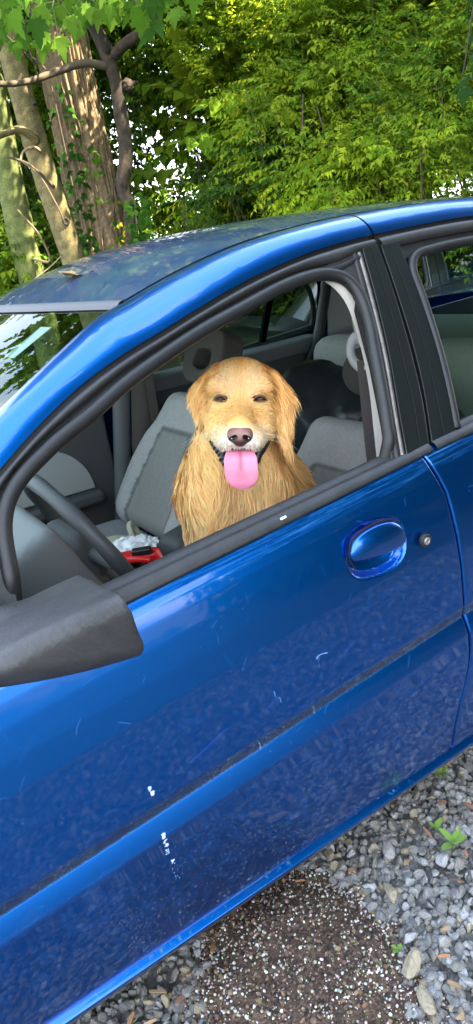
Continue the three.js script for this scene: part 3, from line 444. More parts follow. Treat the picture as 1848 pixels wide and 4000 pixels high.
  const cushion = (zc, x0, x1, y, m, label) => P('seat_cushion', planarUV(nets((x, yy, z) => { const cx = (x0 + x1) / 2, hx = (x1 - x0) / 2, w = z - zc; const q = [Math.abs(x - cx) - hx + 0.06, Math.abs(yy - y + 0.085 + 0.03 * (x - cx)) - 0.08 + 0.05, Math.abs(w) - 0.25 + 0.06]; let d = Math.hypot(Math.max(q[0], 0), Math.max(q[1], 0), Math.max(q[2], 0)) + Math.min(0, Math.max(...q)) - 0.055; for (const e of [-1, 1]) d = smin(d, capsule(x, yy, z, [x0 + 0.06, y - 0.035, zc + e * 0.215], [x1 - 0.08, y - 0.045, zc + e * 0.215], 0.05, 0.05), 0.05); return d; }, V(x0 - 0.05, y - 0.22, zc - 0.33), V(x1 + 0.05, y + 0.08, zc + 0.33), 0.014)), m, label);
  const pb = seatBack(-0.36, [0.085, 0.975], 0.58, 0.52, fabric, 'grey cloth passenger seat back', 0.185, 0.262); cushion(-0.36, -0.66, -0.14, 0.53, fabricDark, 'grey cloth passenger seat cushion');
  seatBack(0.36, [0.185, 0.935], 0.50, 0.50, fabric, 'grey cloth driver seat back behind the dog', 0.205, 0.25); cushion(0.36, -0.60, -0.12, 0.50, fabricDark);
  // seat back centre panel: a seam along the bolster
  const hr = P('headrest', planarUV(nets((x, y, z) => { const a = x - 0.185, b = y - 1.068, s = a * Math.sin(0.45) + b * Math.cos(0.45), t = a * Math.cos(0.45) - b * Math.sin(0.45), w = z + 0.36; const e = Math.pow(Math.pow(Math.abs(w / 0.128), 3) + Math.pow(Math.abs((s) / 0.098), 3), 1 / 3), h = Math.pow(Math.pow(Math.abs(w / 0.058), 3) + Math.pow(Math.abs((s + 0.012) / 0.036), 3), 1 / 3); const th = Math.abs(t) - 0.042; const body = Math.max((e - 1) * 0.09, th), hole = (1 - h) * 0.035; return Math.max(body, hole) * 0.9 + 0.0; }, V(0.05, 0.93, -0.52), V(0.32, 1.20, -0.2), 0.008)), std(lin(0.07, 0.064, 0.058), 0.95, 0, { map: fabricMap }), 'dark open-centred headrest of the passenger seat');
  for (const e of [-1, 1]) P('headrest_post', tube([V(0.10, 0.94, -0.36 + e * 0.05), V(0.15, 1.0, -0.36 + e * 0.05)], 0.007, 8), trimDark, undefined, hr);
  // rear bench
  for (const [za, zb] of [[-0.60, -0.005], [0.005, 0.60]]) P('rear_seat_backrest', planarUV(nets((x, y, z) => { const s = y - 0.5, t = x - 0.80 - 0.22 * (s - 0.5); const q = [Math.abs(t - 0.07) - 0.07 + 0.05, Math.abs(s - 0.255) - 0.265 + 0.07, Math.abs(z - (za + zb) / 2) - (zb - za) / 2 + 0.06]; return Math.hypot(Math.max(q[0], 0), Math.max(q[1], 0), Math.max(q[2], 0)) + Math.min(0, Math.max(...q)) - 0.055; }, V(0.6, 0.45, za - 0.03), V(1.05, 1.07, zb + 0.03), 0.014)), fabric, za < -0.1 ? 'pale grey rear seat back on the far side' : undefined);
  P('rear_seat_cushion', planarUV(nets((x, y, z) => { const q = [Math.abs(x - 0.54) - 0.26 + 0.06, Math.abs(y - 0.42) - 0.09 + 0.05, Math.abs(z) - 0.6 + 0.06]; return Math.hypot(Math.max(q[0], 0), Math.max(q[1], 0), Math.max(q[2], 0)) + Math.min(0, Math.max(...q)) - 0.055; }, V(0.2, 0.28, -0.66), V(0.86, 0.56, 0.66), 0.018)), fabric);
  P('parcel_shelf', rbox(0.5, 0.02, 1.2, 0.008).translate(1.15, 0.985, 0), trimMid);
  for (const s of [1, -1]) { const g = grid([[V(0.95, 1.36, -0.60), V(1.3, 1.32, -0.50)], [V(0.955, 1.18, -0.635), V(1.3, 1.15, -0.56)], [V(0.965, 0.98, -0.68), V(1.3, 0.97, -0.63)], [V(0.9, 0.6, -0.70), V(1.3, 0.6, -0.66)]]); P('rear_pillar_trim', s > 0 ? g : mirrorZ(g), trimGrey); }
  for (const s of [1, -1]) P('door_seal', ((g) => s > 0 ? g : mirrorZ(g))(tube(curve([[0.90, 1.37, -0.565], [0.932, 1.25, -0.60], [0.925, 1.1, -0.645], [0.895, 0.985, -0.665], [0.82, 0.87, -0.672], [0.72, 0.72, -0.675]], 40), 0.023, 10)), rubber);
  // door linings, far side seen, near side the same
  for (const s of [1, -1]) {
    const M = (g) => s > 0 ? mirrorZ(g) : g;
    const low = s > 0 ? -0.04 : 0, out = s > 0 ? -0.035 : 0;
    P('door_lining', M(rbox(1.04, 0.70, 0.03, 0.012).translate(-0.645, 0.605 + low, -0.70 + out)), trimDark); P('door_lining', M(rbox(0.80, 0.70, 0.03, 0.012).translate(0.50, 0.605 + low, -0.70 + out)), trimDark);
    if (s < 0) { P('door_ledge', M(rbox(1.04, 0.026, 0.10, 0.010).translate(-0.645, 0.950, -0.718)), trimMid); P('door_ledge', M(rbox(0.84, 0.064, 0.11, 0.012).translate(0.50, 0.967, -0.722)), trimMid); }
    P('armrest', M(rbox(0.70, 0.05, 0.075, 0.018).translate(-0.56, 0.625, -0.665)), trimDark);
    const sh = new THREE.Shape(); sh.absarc(0, 0, 0.185, 0.03, Math.PI - 0.03); sh.closePath();
    P('door_insert', M(moved(new THREE.ExtrudeGeometry(sh, { depth: 0.008, bevelEnabled: true, bevelSize: 0.003, bevelThickness: 0.003, bevelSegments: 2, curveSegments: 30 }), -0.415, 0.655, -0.684, 0, 0, -0.03)), trimGrey, s < 0 ? 'grey rounded cloth insert of the passenger door' : undefined);
  }
  P('pillar_trim', tube(curve([[-0.015, 1.15, -0.615], [-0.05, 0.98, -0.655], [-0.1, 0.74, -0.66], [-0.155, 0.48, -0.66]], 20), 0.034, 12, { flat: 0.8 }), trimMid, 'blue-grey pillar trim of the passenger side');
  P('pillar_trim', strip(curve([[0.005, 1.33, -0.56], [-0.012, 1.0, -0.645], [-0.03, 0.9, -0.65], [-0.12, 0.45, -0.65]], 20), curve([[0.10, 1.33, -0.56], [0.075, 1.0, -0.645], [0.06, 0.9, -0.65], [-0.02, 0.45, -0.65]], 20), 0.01, 5, V(0, 0, 1)), std(lin(0.085, 0.078, 0.068), 0.8));
  P('belt_webbing', strip(curve([[0.03, 1.20, -0.58], [0.035, 1.0, -0.62], [0.02, 0.75, -0.62], [-0.03, 0.5, -0.62]], 16), curve([[0.06, 1.20, -0.565], [0.065, 1.0, -0.605], [0.05, 0.75, -0.605], [0.0, 0.5, -0.605]], 16), 0.001, 3, V(0, 0, 1)), webbing);
  // instrument panel
  const prof = [[-1.26, 0.90], [-1.1, 0.965], [-0.98, 0.985], [-0.90, 0.975], [-0.862, 0.945], [-0.845, 0.89], [-0.85, 0.80], [-0.88, 0.68], [-0.90, 0.55], [-0.94, 0.40]];
  const pc = curve(prof.map(([x, y]) => V(x, y, 0)), 30), dr = []; for (let i = 0; i <= 24; i++) { const z = lerp(-0.66, 0.66, i / 24); dr.push(pc.map((p) => V(p.x + 0.02 * Math.cos(z * 4), p.y, z))); }
  P('dashboard', grid(dr), dashPale, 'grey dashboard behind the steering wheel');
  const col = new THREE.Group(); col.name = 'steering_wheel'; col.position.set(-0.626, 0.868, 0.36); col.rotation.z = 0.445; car.add(col);
  col.userData.label = 'dark grey steering wheel seen nearly edge on';
  const grip = tube(curve(Array.from({ length: 48 }, (_, i) => { const a = i / 48 * 2 * Math.PI; return V(0, Math.cos(a) * 0.182, Math.sin(a) * 0.182); }), 96, true), (t) => 0.0168 + 0.0008 * Math.sin(t * 60), 14, { up: V(1, 0, 0), cap: false });
  part('wheel_rim', grip, std(lin(0.045, 0.048, 0.053), 0.5, 0, { bumpMap: grainTex, bumpScale: 0.0004 }), col); const hub = mb(); hub.add(moved(rbox(0.06, 0.13, 0.17, 0.03), -0.03, 0, 0)); for (const [y, z] of [[0, 1], [0, -1], [-1, 0.25], [-1, -0.25]]) hub.add(tube([V(-0.02, y * 0.03, z * 0.05), V(-0.004, y * 0.175, z * 0.175)], 0.016, 8)); part('wheel_hub', hub.geo(), trimMid, col);
  P('column_cover', moved(nets((x, y, z) => { const t = clamp((x + 0.08) / 0.16), q = [Math.abs(x) - 0.075 + 0.022, Math.abs(y) - lerp(0.155, 0.125, t) + 0.022, Math.abs(z) - lerp(0.185, 0.13, t) + 0.022]; return Math.hypot(Math.max(q[0], 0), Math.max(q[1], 0), Math.max(q[2], 0)) + Math.min(0, Math.max(...q)) - 0.022; }, V(-0.12, -0.19, -0.22), V(0.12, 0.19, 0.22), 0.009), -0.738, 0.825, 0.36, 0, 0, 0.445), trimCowl, 'grey cowl round the steering column');
  P('knee_panel', moved(rbox(0.10, 0.36, 0.46, 0.04, 5), -0.845, 0.79, 0.38, 0, 0, 0.40), dashPale, 'pale blue-grey lower dashboard panel');
  P('column_cover', moved(rbox(0.15, 0.07, 0.09, 0.025, 4), -0.69, 0.775, 0.40, 0, 0, 0.445), trimMid); P('stalk', moved(tube([V(0, 0, 0), V(0.01, 0.01, 0.12), V(0.012, 0.012, 0.17)], (t) => 0.009 + 0.007 * smooth(0.6, 0.9, t), 10), -0.72, 0.80, 0.44), trimDark);
  // console and armrest between the seats
  P('centre_console', rbox(1.0, 0.26, 0.19, 0.03).translate(-0.5, 0.36, 0), trimDark);
  P('centre_armrest', moved(nets((x, y, z) => { const q = [Math.abs(x) - 0.12 + 0.045, Math.abs(y) - 0.042 + 0.035, Math.abs(z) - 0.062 + 0.035]; return Math.hypot(Math.max(q[0], 0), Math.max(q[1], 0), Math.max(q[2], 0)) + Math.min(0, Math.max(...q)) - 0.035; }, V(-0.18, -0.07, -0.09), V(0.18, 0.07, 0.09), 0.007), -0.205, 0.640, 0.050, 0, 0.15, 0.10), trimDark, 'rounded black armrest between the seats');
  P('centre_armrest', rbox(0.05, 0.17, 0.08, 0.02).translate(-0.2, 0.55, 0.04), trimDark);
}

// ------------------------------------------------------------------ things lying in the car
{
  // beige moulded piece with an oval loop
  const b = thing('beige_tray', 'beige moulded plastic piece with a raised oval loop on the passenger seat', 'plastic tray');
  b.position.set(-0.345, 0.560, -0.27); b.rotation.set(0.1, 0.3, -0.25); const bm = std(lin(0.40, 0.37, 0.27), 0.6);
  part('tray', nets((x, y, z) => { const e = Math.pow(Math.pow(Math.abs(x / 0.125), 2.6) + Math.pow(Math.abs(z / 0.085), 2.6), 1 / 2.6), h = 0.058 * Math.pow(Math.max(0, 1 - e), 0.45) - 0.014 * smooth(0.35, 0.25, Math.hypot((x + 0.045) / 1.6, z)); return Math.max((e - 1) * 0.06, y - h, -y) * 0.7; }, V(-0.15, -0.02, -0.11), V(0.15, 0.08, 0.11), 0.006), bm, b);
  part('loop', moved(new THREE.TorusGeometry(0.024, 0.007, 10, 30).scale(1, 1.2, 1.4), 0.052, 0.056, 0.03, -0.5, 0.5, 0), bm, b); part('loop_clip', moved(rbox(0.022, 0.014, 0.012, 0.004), 0.052, 0.05, 0.026, -0.5, 0.5, 0), bm, b);
  // red and black plastic toy-like things
  const r = thing('red_gadget', 'bright red and black plastic gadget lying beside the white cloth', 'gadget'); r.position.set(-0.352, 0.540, -0.075); r.rotation.y = -0.55;
  const red = std(lin(0.62, 0.012, 0.014), 0.38), blk = std(lin(0.014, 0.014, 0.015), 0.4);
  const rb = mb(); rb.add(moved(rbox(0.20, 0.036, 0.055, 0.014, 4), 0, 0.05, 0, 0, 0.1, -0.05)); rb.add(moved(rbox(0.075, 0.05, 0.06, 0.018, 4), 0.10, 0.052, 0.03, 0.2, 0.5, 0)); rb.add(moved(rbox(0.07, 0.05, 0.05, 0.016, 4), -0.10, 0.058, 0.0, 0, -0.3, 0.2)); rb.add(tube(curve([[-0.03, 0.05, 0.03], [0.0, 0.065, 0.05], [0.05, 0.055, 0.05]], 12), 0.011, 8)); part('red_shell', rb.geo(), red, r);
  const kb = mb(); for (const [x, z, q] of [[0.115, 0.062, 0.026], [0.03, 0.045, 0.02], [-0.13, 0.03, 0.022]]) kb.add(moved(new THREE.TorusGeometry(q * 0.7, q * 0.4, 8, 20), x, 0.035, z, 0.2, 0.3, 0)); kb.add(moved(rbox(0.05, 0.012, 0.05, 0.004), 0.10, 0.081, 0.025, 0.2, 0.5, 0)); kb.add(moved(rbox(0.24, 0.034, 0.10, 0.012), 0, 0.018, 0.0)); kb.add(moved(rbox(0.06, 0.02, 0.03, 0.006), 0.02, 0.072, 0.012)); kb.add(moved(new THREE.SphereGeometry(0.027, 16, 12), -0.145, 0.075, -0.02)); part('black_fitting', kb.geo(), blk, r);
  // crumpled white cloth
  const cr = []; for (let i = 0; i <= 34; i++) { const row = []; for (let j = 0; j <= 22; j++) { const u = i / 34 - 0.5, v = j / 22 - 0.5, e = Math.hypot(u * 2, v * 2); row.push(V(u * 0.215 + 0.016 * noise(v * 6, u * 5, 2), 0.085 - 0.075 * e * e * 0.6 + 0.028 * noise(u * 9, v * 9, 1) + 0.016 * noise(u * 21, v * 19, 5), v * 0.145 + 0.016 * noise(u * 7, v * 5, 8))); } cr.push(row); }
  const cl = single('white_cloth', grid(cr), std(lin(0.74, 0.76, 0.80), 0.85), 'crumpled white cloth lying over the red gadget', 'cloth'); cl.position.set(-0.345, 0.562, -0.165); cl.rotation.y = -0.25; cl.scale.y = 0.65;
  // black bag on the rear seat
  const bag = thing('black_bag', 'limp black nylon bag slumped on the rear seat behind the dog', 'bag');
  const nylon = std(lin(0.016, 0.018, 0.021), 0.38, 0, { bumpMap: grainTex, bumpScale: 0.0006 });
  part('bag_body', nets((x, y, z) => {
    let d = smin(capsule(x, y, z, [0.42, 0.60, -0.26], [0.46, 0.62, 0.25], 0.17, 0.19), capsule(x, y, z, [0.43, 0.78, -0.18], [0.52, 0.72, 0.28], 0.175, 0.155), 0.1);
    d = smin(d, capsule(x, y, z, [0.33, 0.80, 0.03], [0.36, 0.86, 0.12], 0.05, 0.03), 0.06); d = smin(d, capsule(x, y, z, [0.46, 0.87, -0.16], [0.54, 0.80, 0.22], 0.135, 0.12), 0.08);
    return d + 0.032 * fbm(x * 6, y * 6 + z * 3, z * 6, 3) + 0.018 * (1 - Math.abs(noise(x * 7 + y * 5, y * 7 - z * 6, z * 7)) * 2) * noise(x * 3, y * 3, z * 3);
  }, V(0.16, 0.38, -0.5), V(0.75, 1.06, 0.5), 0.013), nylon, bag);
  part('strap', strip(curve([[0.34, 0.88, 0.20], [0.27, 0.78, 0.2], [0.265, 0.66, 0.17], [0.30, 0.55, 0.12]], 20), curve([[0.36, 0.88, 0.24], [0.295, 0.78, 0.235], [0.285, 0.66, 0.21], [0.31, 0.55, 0.16]], 20), 0.004, 4, V(-1, 0, 1)), std(lin(0.010, 0.010, 0.011), 0.7), bag);
}

// ------------------------------------------------------------------ the dog
{
  const HC = V(-0.206, 1.096, 0.42), hz = EYE.clone().sub(HC).normalize(), hx = CUP.clone().cross(hz).normalize(), hy = hz.clone().cross(hx);
  const HM = new THREE.Matrix4().makeBasis(hx, hy, hz).setPosition(HC), HI = HM.clone().invert();
  const dog = thing('dog', 'golden long-haired dog sitting in the driver seat, eyes squinting and tongue out', 'dog');
  // head in its own axes: x to its left (image right), y up, z along the muzzle
  const headSdf = (x, y, z) => {
    x /= 0.9;
    let d = ell(x, y, z, [0, 0.030, -0.015], [0.083, 0.062, 0.088]);
    d = smin(d, ell(x, y, z, [0.042, -0.036, 0.0], [0.050, 0.055, 0.07]), 0.04); d = smin(d, ell(x, y, z, [-0.042, -0.036, 0.0], [0.050, 0.055, 0.07]), 0.04);
    d = smin(d, ell(x, y, z, [0.042, 0.024, 0.045], [0.034, 0.020, 0.03]), 0.03); d = smin(d, ell(x, y, z, [-0.042, 0.024, 0.045], [0.034, 0.020, 0.03]), 0.03);
    d = smin(d, capsule(x, y, z, [0, -0.036, 0.04], [0, -0.066, 0.135], 0.047, 0.031), 0.03);
    for (const s of [-1, 1]) { d = smin(d, ell(x, y, z, [s * 0.026, -0.088, 0.112], [0.034, 0.028, 0.042]), 0.022); d = smin(d, ell(x, y, z, [s * 0.048, -0.072, 0.062], [0.034, 0.034, 0.04]), 0.03); }
    d = Math.max(d, -ell(x, y, z, [0, -0.128, 0.11], [0.036, 0.020, 0.06]));
    d = smin(d, capsule(x, y, z, [0, -0.105, 0.02], [0, -0.135, 0.085], 0.042, 0.024), 0.012);
    for (const s of [-1, 1]) d = Math.max(d, -ell(x, y, z, [s * 0.05, -0.004, 0.083], [0.019, 0.0048, 0.02]));   // squinting eye slits
    return d;
  };
  const tmp = V();
  const bodySdf = (x, y, z) => {
    tmp.set(x, y, z).applyMatrix4(HI);
    let d = capsule(x, y, z, [-0.205, 1.05, 0.35], [-0.190, 0.90, 0.33], 0.070, 0.112);
    d = smin(d, ell(tmp.x, tmp.y, tmp.z, [0, -0.01, -0.045], [0.078, 0.075, 0.07]), 0.05);
    d = smin(d, capsule(x, y, z, [-0.182, 0.86, 0.32], [-0.185, 0.78, 0.33], 0.137, 0.135), 0.08);
    for (const [a, b, r1, r2] of [[[-0.268, 0.84, 0.33], [-0.300, 0.72, 0.36], 0.068, 0.060], [[-0.075, 0.83, 0.33], [-0.07, 0.70, 0.37], 0.08, 0.07], [[-0.300, 0.72, 0.36], [-0.318, 0.53, 0.40], 0.052, 0.036], [[-0.07, 0.70, 0.37], [-0.10, 0.53, 0.41], 0.055, 0.036]]) d = smin(d, capsule(x, y, z, a, b, r1, r2), 0.035);
    for (const p of [[-0.345, 0.52, 0.42], [-0.115, 0.52, 0.43]]) { d = smin(d, ell(x, y, z, p, [0.06, 0.028, 0.04]), 0.02); for (const k of [-1, 0, 1]) d = smin(d, ell(x, y, z, [p[0] - 0.045, p[1] - 0.004, p[2] + k * 0.022], [0.026, 0.022, 0.014]), 0.006); }
    d = smin(d, capsule(x, y, z, [-0.19, 0.80, 0.29], [-0.16, 0.62, 0.28], 0.14, 0.135), 0.06);
    for (const s of [-1, 1]) d = smin(d, capsule(x, y, z, [-0.14, 0.57, 0.28 + s * 0.10], [-0.26, 0.545, 0.30 + s * 0.15], 0.085, 0.055), 0.04);
    d = smin(d, capsule(x, y, z, [-0.13, 0.55, 0.2], [-0.2, 0.54, 0.1], 0.035, 0.02), 0.03);
    return d;
  };
  const C = { gold: [0.90, 0.43, 0.115], cream: [0.97, 0.61, 0.235], pale: [0.95, 0.74, 0.47], white: [0.84, 0.80, 0.74], deep: [0.66, 0.30, 0.075], ear: [0.86, 0.42, 0.12] };
  const mixc = (a, b, t) => a.map((v, i) => lerp(v, b[i], clamp(t)));
  const headCol = (x, y, z) => {
    let c = mixc(C.gold, C.cream, 0.46 + 0.3 * noise(x * 30, y * 30, z * 30));
    c = mixc(c, C.pale, 0.45 * smooth(0.055, 0.015, Math.hypot((Math.abs(x) - 0.026) * 1.2, (y - 0.032)))); // pale forehead
    c = mixc(c, C.gold, 0.8 * smooth(0.016, 0.004, Math.abs(x)) * smooth(0.02, 0.08, y));
    c = mixc(c, C.deep, 0.40 * smooth(0.045, 0.10, y) + 0.4 * smooth(0.06, 0.085, Math.abs(x)) * smooth(0, 0.05, y));
    c = mixc(c, C.gold, 0.4 * smooth(-0.02, -0.045, y) * smooth(0.03, 0.055, z) * smooth(0.09, 0.02, Math.abs(x)));
    c = mixc(c, C.cream, 0.75 * smooth(0.045, 0.06, Math.abs(x)) * smooth(0.0, -0.02, y));
    c = mixc(c, C.pale, 0.85 * smooth(0.085, 0.115, z) * smooth(-0.045, -0.075, y) + 0.0);
    c = mixc(c, C.white, 0.95 * smooth(0.105, 0.135, z) * smooth(-0.074, -0.088, y) * smooth(0.06, 0.03, Math.abs(x)));
    return c;
  };
  const bodyCol = (p) => { const n = fbm(p.x * 11, p.y * 4, p.z * 11, 3); let c = mixc(C.gold, C.cream, 0.6 + 1.2 * n); c = mixc(c, C.pale, 0.75 * smooth(0.09, 0.02, Math.abs(p.x + 0.205 + 0.06 * noise(p.y * 8, 4))) * smooth(0.98, 0.84, p.y)); c = mixc(c, C.pale, 0.85 * smooth(-0.30, -0.36, p.x) * smooth(0.88, 0.78, p.y)); c = mixc(c, C.deep, 0.35 * smooth(0.05, 0.30, n)); c = mixc(c, C.deep, 0.5 * smooth(0.022, 0.0, Math.abs(p.x + 0.262 + 0.03 * noise(p.y * 9, 2))) * smooth(0.92, 0.86, p.y)); return c; };  // last mix paints the shading between chest and left shoulder into the coat
  const colour = (g, fn) => { const p = g.attributes.position, a = new Float32Array(p.count * 3), q = V(); for (let i = 0; i < p.count; i++) { q.fromBufferAttribute(p, i); const c = fn(q); a.set(c, i * 3); } g.setAttribute('color', new THREE.BufferAttribute(a, 3)); return g; };
  const skin = new THREE.MeshStandardMaterial({ color: 0xffffff, vertexColors: true, roughness: 0.85, side: THREE.DoubleSide });
  const headG = nets(headSdf, V(-0.125, -0.19, -0.125), V(0.125, 0.12, 0.19), 0.0034);
  const headC = colour(headG.clone(), (p) => { let c = headCol(p.x, p.y, p.z); const inMouth = ell(p.x, p.y, p.z, [0, -0.128, 0.11], [0.04, 0.0235, 0.064]); if (inMouth < 0) c = [0.035, 0.012, 0.012]; for (const s of [-1, 1]) if (ell(p.x / 0.9, p.y, p.z, [s * 0.05, -0.004, 0.083], [0.023, 0.0105, 0.022]) < 0) c = [0.03, 0.02, 0.015]; return c; });
  const bodyG = nets(bodySdf, V(-0.48, 0.46, 0.03), V(0.06, 1.17, 0.56), 0.012);
  colour(bodyG, bodyCol); headC.applyMatrix4(HM);
  const join = mergeGeometries([bodyG.toNonIndexed(), headC.toNonIndexed()]); part('body', mergeVertices(join), skin, dog);

  // ---- coat: tapering locks laid along the flow of the hair
  const locks = { pos: [], nor: [], col: [], idx: [] };
  function lock(p, n, dir, len, w, c, bend, R, tipc) {
    const side = dir.clone().cross(n).normalize(), q = p.clone(), d = dir.clone(), base = locks.pos.length / 3, S = 4, tw = (R() - 0.5) * 0.9, ph = R() * 6.3, wave = len > 0.02 ? 0.055 : 0;
    side.addScaledVector(n, tw).normalize(); const nn_ = n.clone().addScaledVector(side, (R() - 0.5) * 1.1).addScaledVector(dir, (R() - 0.5) * 0.5).normalize();
    for (let k = 0; k <= S; k++) {
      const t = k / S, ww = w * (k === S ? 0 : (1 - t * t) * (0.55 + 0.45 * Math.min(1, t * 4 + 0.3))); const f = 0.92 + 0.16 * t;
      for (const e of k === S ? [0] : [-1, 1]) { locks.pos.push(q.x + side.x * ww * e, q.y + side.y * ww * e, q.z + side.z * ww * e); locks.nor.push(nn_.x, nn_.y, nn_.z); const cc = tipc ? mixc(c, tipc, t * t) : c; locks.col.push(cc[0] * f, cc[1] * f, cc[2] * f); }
      d.addScaledVector(bend, 1 / S).normalize(); q.addScaledVector(d, len / S).addScaledVector(side, len * wave * Math.cos(ph + t * 5.5));
    }
    for (let k = 0; k < S; k++) { const a = base + 2 * k; if (k < S - 1) locks.idx.push(a, a + 1, a + 2, a + 1, a + 3, a + 2); else locks.idx.push(a, a + 1, a + 2); }
  }
  function scatter(g, count, seed, fn) {
    const R = rng(seed), p = g.attributes.position, nn = g.attributes.normal, ix = g.index.array, T = ix.length / 3, cum = new Float32Array(T), a = V(), b = V(), c = V(); let s = 0;
    for (let i = 0; i < T; i++) { a.fromBufferAttribute(p, ix[3 * i]); b.fromBufferAttribute(p, ix[3 * i + 1]); c.fromBufferAttribute(p, ix[3 * i + 2]); s += b.sub(a).cross(c.sub(a)).length(); cum[i] = s; }
    for (let k = 0; k < count; k++) {
      const t = R() * s; let lo = 0, hi = T - 1; while (lo < hi) { const m = (lo + hi) >> 1; if (cum[m] < t) lo = m + 1; else hi = m; }
      let u = R(), v = R(); if (u + v > 1) { u = 1 - u; v = 1 - v; } const w = 1 - u - v, P = V(), N = V();
      for (const [i, q] of [[0, w], [1, u], [2, v]]) { a.fromBufferAttribute(p, ix[3 * lo + i]); P.addScaledVector(a, q); a.fromBufferAttribute(nn, ix[3 * lo + i]); N.addScaledVector(a, q); } fn(P, N.normalize(), R);
    }
  }
  const DOWN = V(0, -1, 0), toHead = (v) => v.clone().transformDirection(HM);
  // short hair of the face: away from the nose and up over the skull
  scatter(headG, 26000, 5, (p, n, R) => {
    if (p.z < -0.075 || ell(p.x, p.y, p.z, [0, -0.128, 0.11], [0.043, 0.027, 0.068]) < 0) return;
    for (const s of [-1, 1]) if (ell(p.x / 0.9, p.y, p.z, [s * 0.05, -0.004, 0.083], [0.023, 0.0095, 0.022]) < 0) return;
    if (p.z > 0.148 && p.y > -0.10 && Math.abs(p.x) < 0.026) return;
    const f = V(p.x * 1.2, (p.y + 0.05) * 1.4 + 0.02, -0.09 - 0.3 * Math.max(0, 0.12 - p.z)).normalize(); f.addScaledVector(n, -f.dot(n)).normalize();
    f.addScaledVector(n, 0.28 + 0.2 * R()).normalize();
    const cheek = smooth(0.05, 0.085, Math.abs(p.x)) * smooth(0.03, -0.04, p.y), low = smooth(-0.10, -0.15, p.y);
    const len = (0.0085 + 0.006 * smooth(0.1, 0.0, p.z)) * (0.7 + 0.6 * R()) + 0.016 * cheek * R() + 0.02 * low * R();
    let c = headCol(p.x, p.y, p.z); c = mixc(c, R() < 0.5 ? C.cream : C.gold, 0.35 * R()).map((q) => q * (0.86 + 0.26 * R()));
    for (const s of [-1, 1]) { const e = Math.hypot(p.x - s * 0.045, (p.y + 0.003) * 1.5, p.z - 0.075); c = mixc(c, [0.22, 0.11, 0.045], 0.42 * smooth(0.030, 0.019, e) * (p.y > 0.002 ? 0.6 : 0.8)); c = mixc(c, C.cream, 0.6 * smooth(0.045, 0.03, e) * (p.y < -0.006 ? 1 : 0) ); }
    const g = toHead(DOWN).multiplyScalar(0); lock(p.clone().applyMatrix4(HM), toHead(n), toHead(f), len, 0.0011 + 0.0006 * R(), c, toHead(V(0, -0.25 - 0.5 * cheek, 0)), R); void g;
  });
  scatter(headG, 5200, 15, (p, n, R) => {
    const ax = Math.abs(p.x), s = Math.sign(p.x); if (ax < 0.043 || p.y < -0.03 || p.z > 0.055 || p.z < -0.07) return;
    const f = V(s * (0.75 + 0.4 * R()), -0.55 + 0.5 * smooth(0.02, 0.08, p.y), 0.25).normalize(); f.addScaledVector(n, 0.1 + 0.25 * R()).normalize();
    const c = mixc(mixc(C.gold, C.cream, 0.3 + 0.8 * noise(p.x * 60, p.y * 60)), C.deep, 0.35 * R());
    lock(p.clone().applyMatrix4(HM), toHead(n), toHead(f), 0.014 + 0.018 * R(), 0.0011 + 0.0007 * R(), c, toHead(V(s * 0.2, -1.0, 0)), R, mixc(c, C.cream, 0.3));
  });
  // long coat of neck, chest and shoulders
  scatter(bodyG, 50000, 6, (p, n, R) => {
    if (p.y < 0.60) { if (R() < 0.6) return; }
    const hl = p.clone().applyMatrix4(HI); if (headSdf(hl.x, hl.y, hl.z) < -0.004 || hl.y > -0.07) return; const nk = smooth(-0.08, -0.20, hl.y);
    const cl = V(noise(p.x * 14, p.y * 6, p.z * 14), 0, noise(p.x * 14 + 9, p.y * 6, p.z * 14 + 4)).multiplyScalar(1.5);
    const f = DOWN.clone().add(V((p.x + 0.21) * 1.3, 0, 0.35)).add(cl.clone().multiplyScalar(0.35)); f.addScaledVector(n, -f.dot(n)).normalize(); f.addScaledVector(n, 0.20 + 0.25 * R()).normalize();
    const ruff = smooth(0.72, 0.86, p.y), len = (0.014 + (0.018 + 0.042 * R()) * nk) * (0.7 + 0.5 * ruff);
    let c = bodyCol(p); const v = noise(p.x * 38 + 2 * Math.sin(p.y * 22), p.y * 9, p.z * 38) * 1.3; c = mixc(c, C.cream, 0.5 * smooth(0, 0.4, v)); c = mixc(c, C.deep, 0.55 * smooth(0.0, -0.42, v)); c = c.map((q) => q * (0.9 + 0.2 * R()));
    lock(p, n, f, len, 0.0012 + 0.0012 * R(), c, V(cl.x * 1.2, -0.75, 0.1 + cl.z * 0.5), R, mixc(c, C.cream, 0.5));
  });
  // ears: hanging flaps with feathered edges
  const earM = skin;
  const makeEar = (outline, nrmTilt) => {
    const E = curve(outline.map(([x, y, z]) => V(x, y, z)), 60, true), ctr = E.reduce((a, b) => a.add(b), V()).multiplyScalar(1 / E.length), rows = [];
    for (const back of [0, 1]) for (let r = 0; r <= 6; r++) { const s = back ? 1 - r / 6 : r / 6; if (back && r === 0) continue; rows.push(E.map((p) => { const q = ctr.clone().lerp(p, s); return q.add(nrmTilt.clone().multiplyScalar((back ? -0.004 : 0.011) * (1 - s * s))); })); }
    return grid(rows, null, true).scale(0.87, 1, 1);
  };
  const earL = makeEar([[-0.066, 0.066, 0.0], [-0.094, 0.056, 0.0], [-0.115, 0.032, -0.002], [-0.121, 0.002, 0.0], [-0.114, -0.024, 0.004], [-0.111, -0.050, 0.008], [-0.100, -0.062, 0.012], [-0.088, -0.04, 0.022], [-0.078, -0.01, 0.028], [-0.066, 0.036, 0.028]], V(-0.35, 0.1, 0.93).normalize());
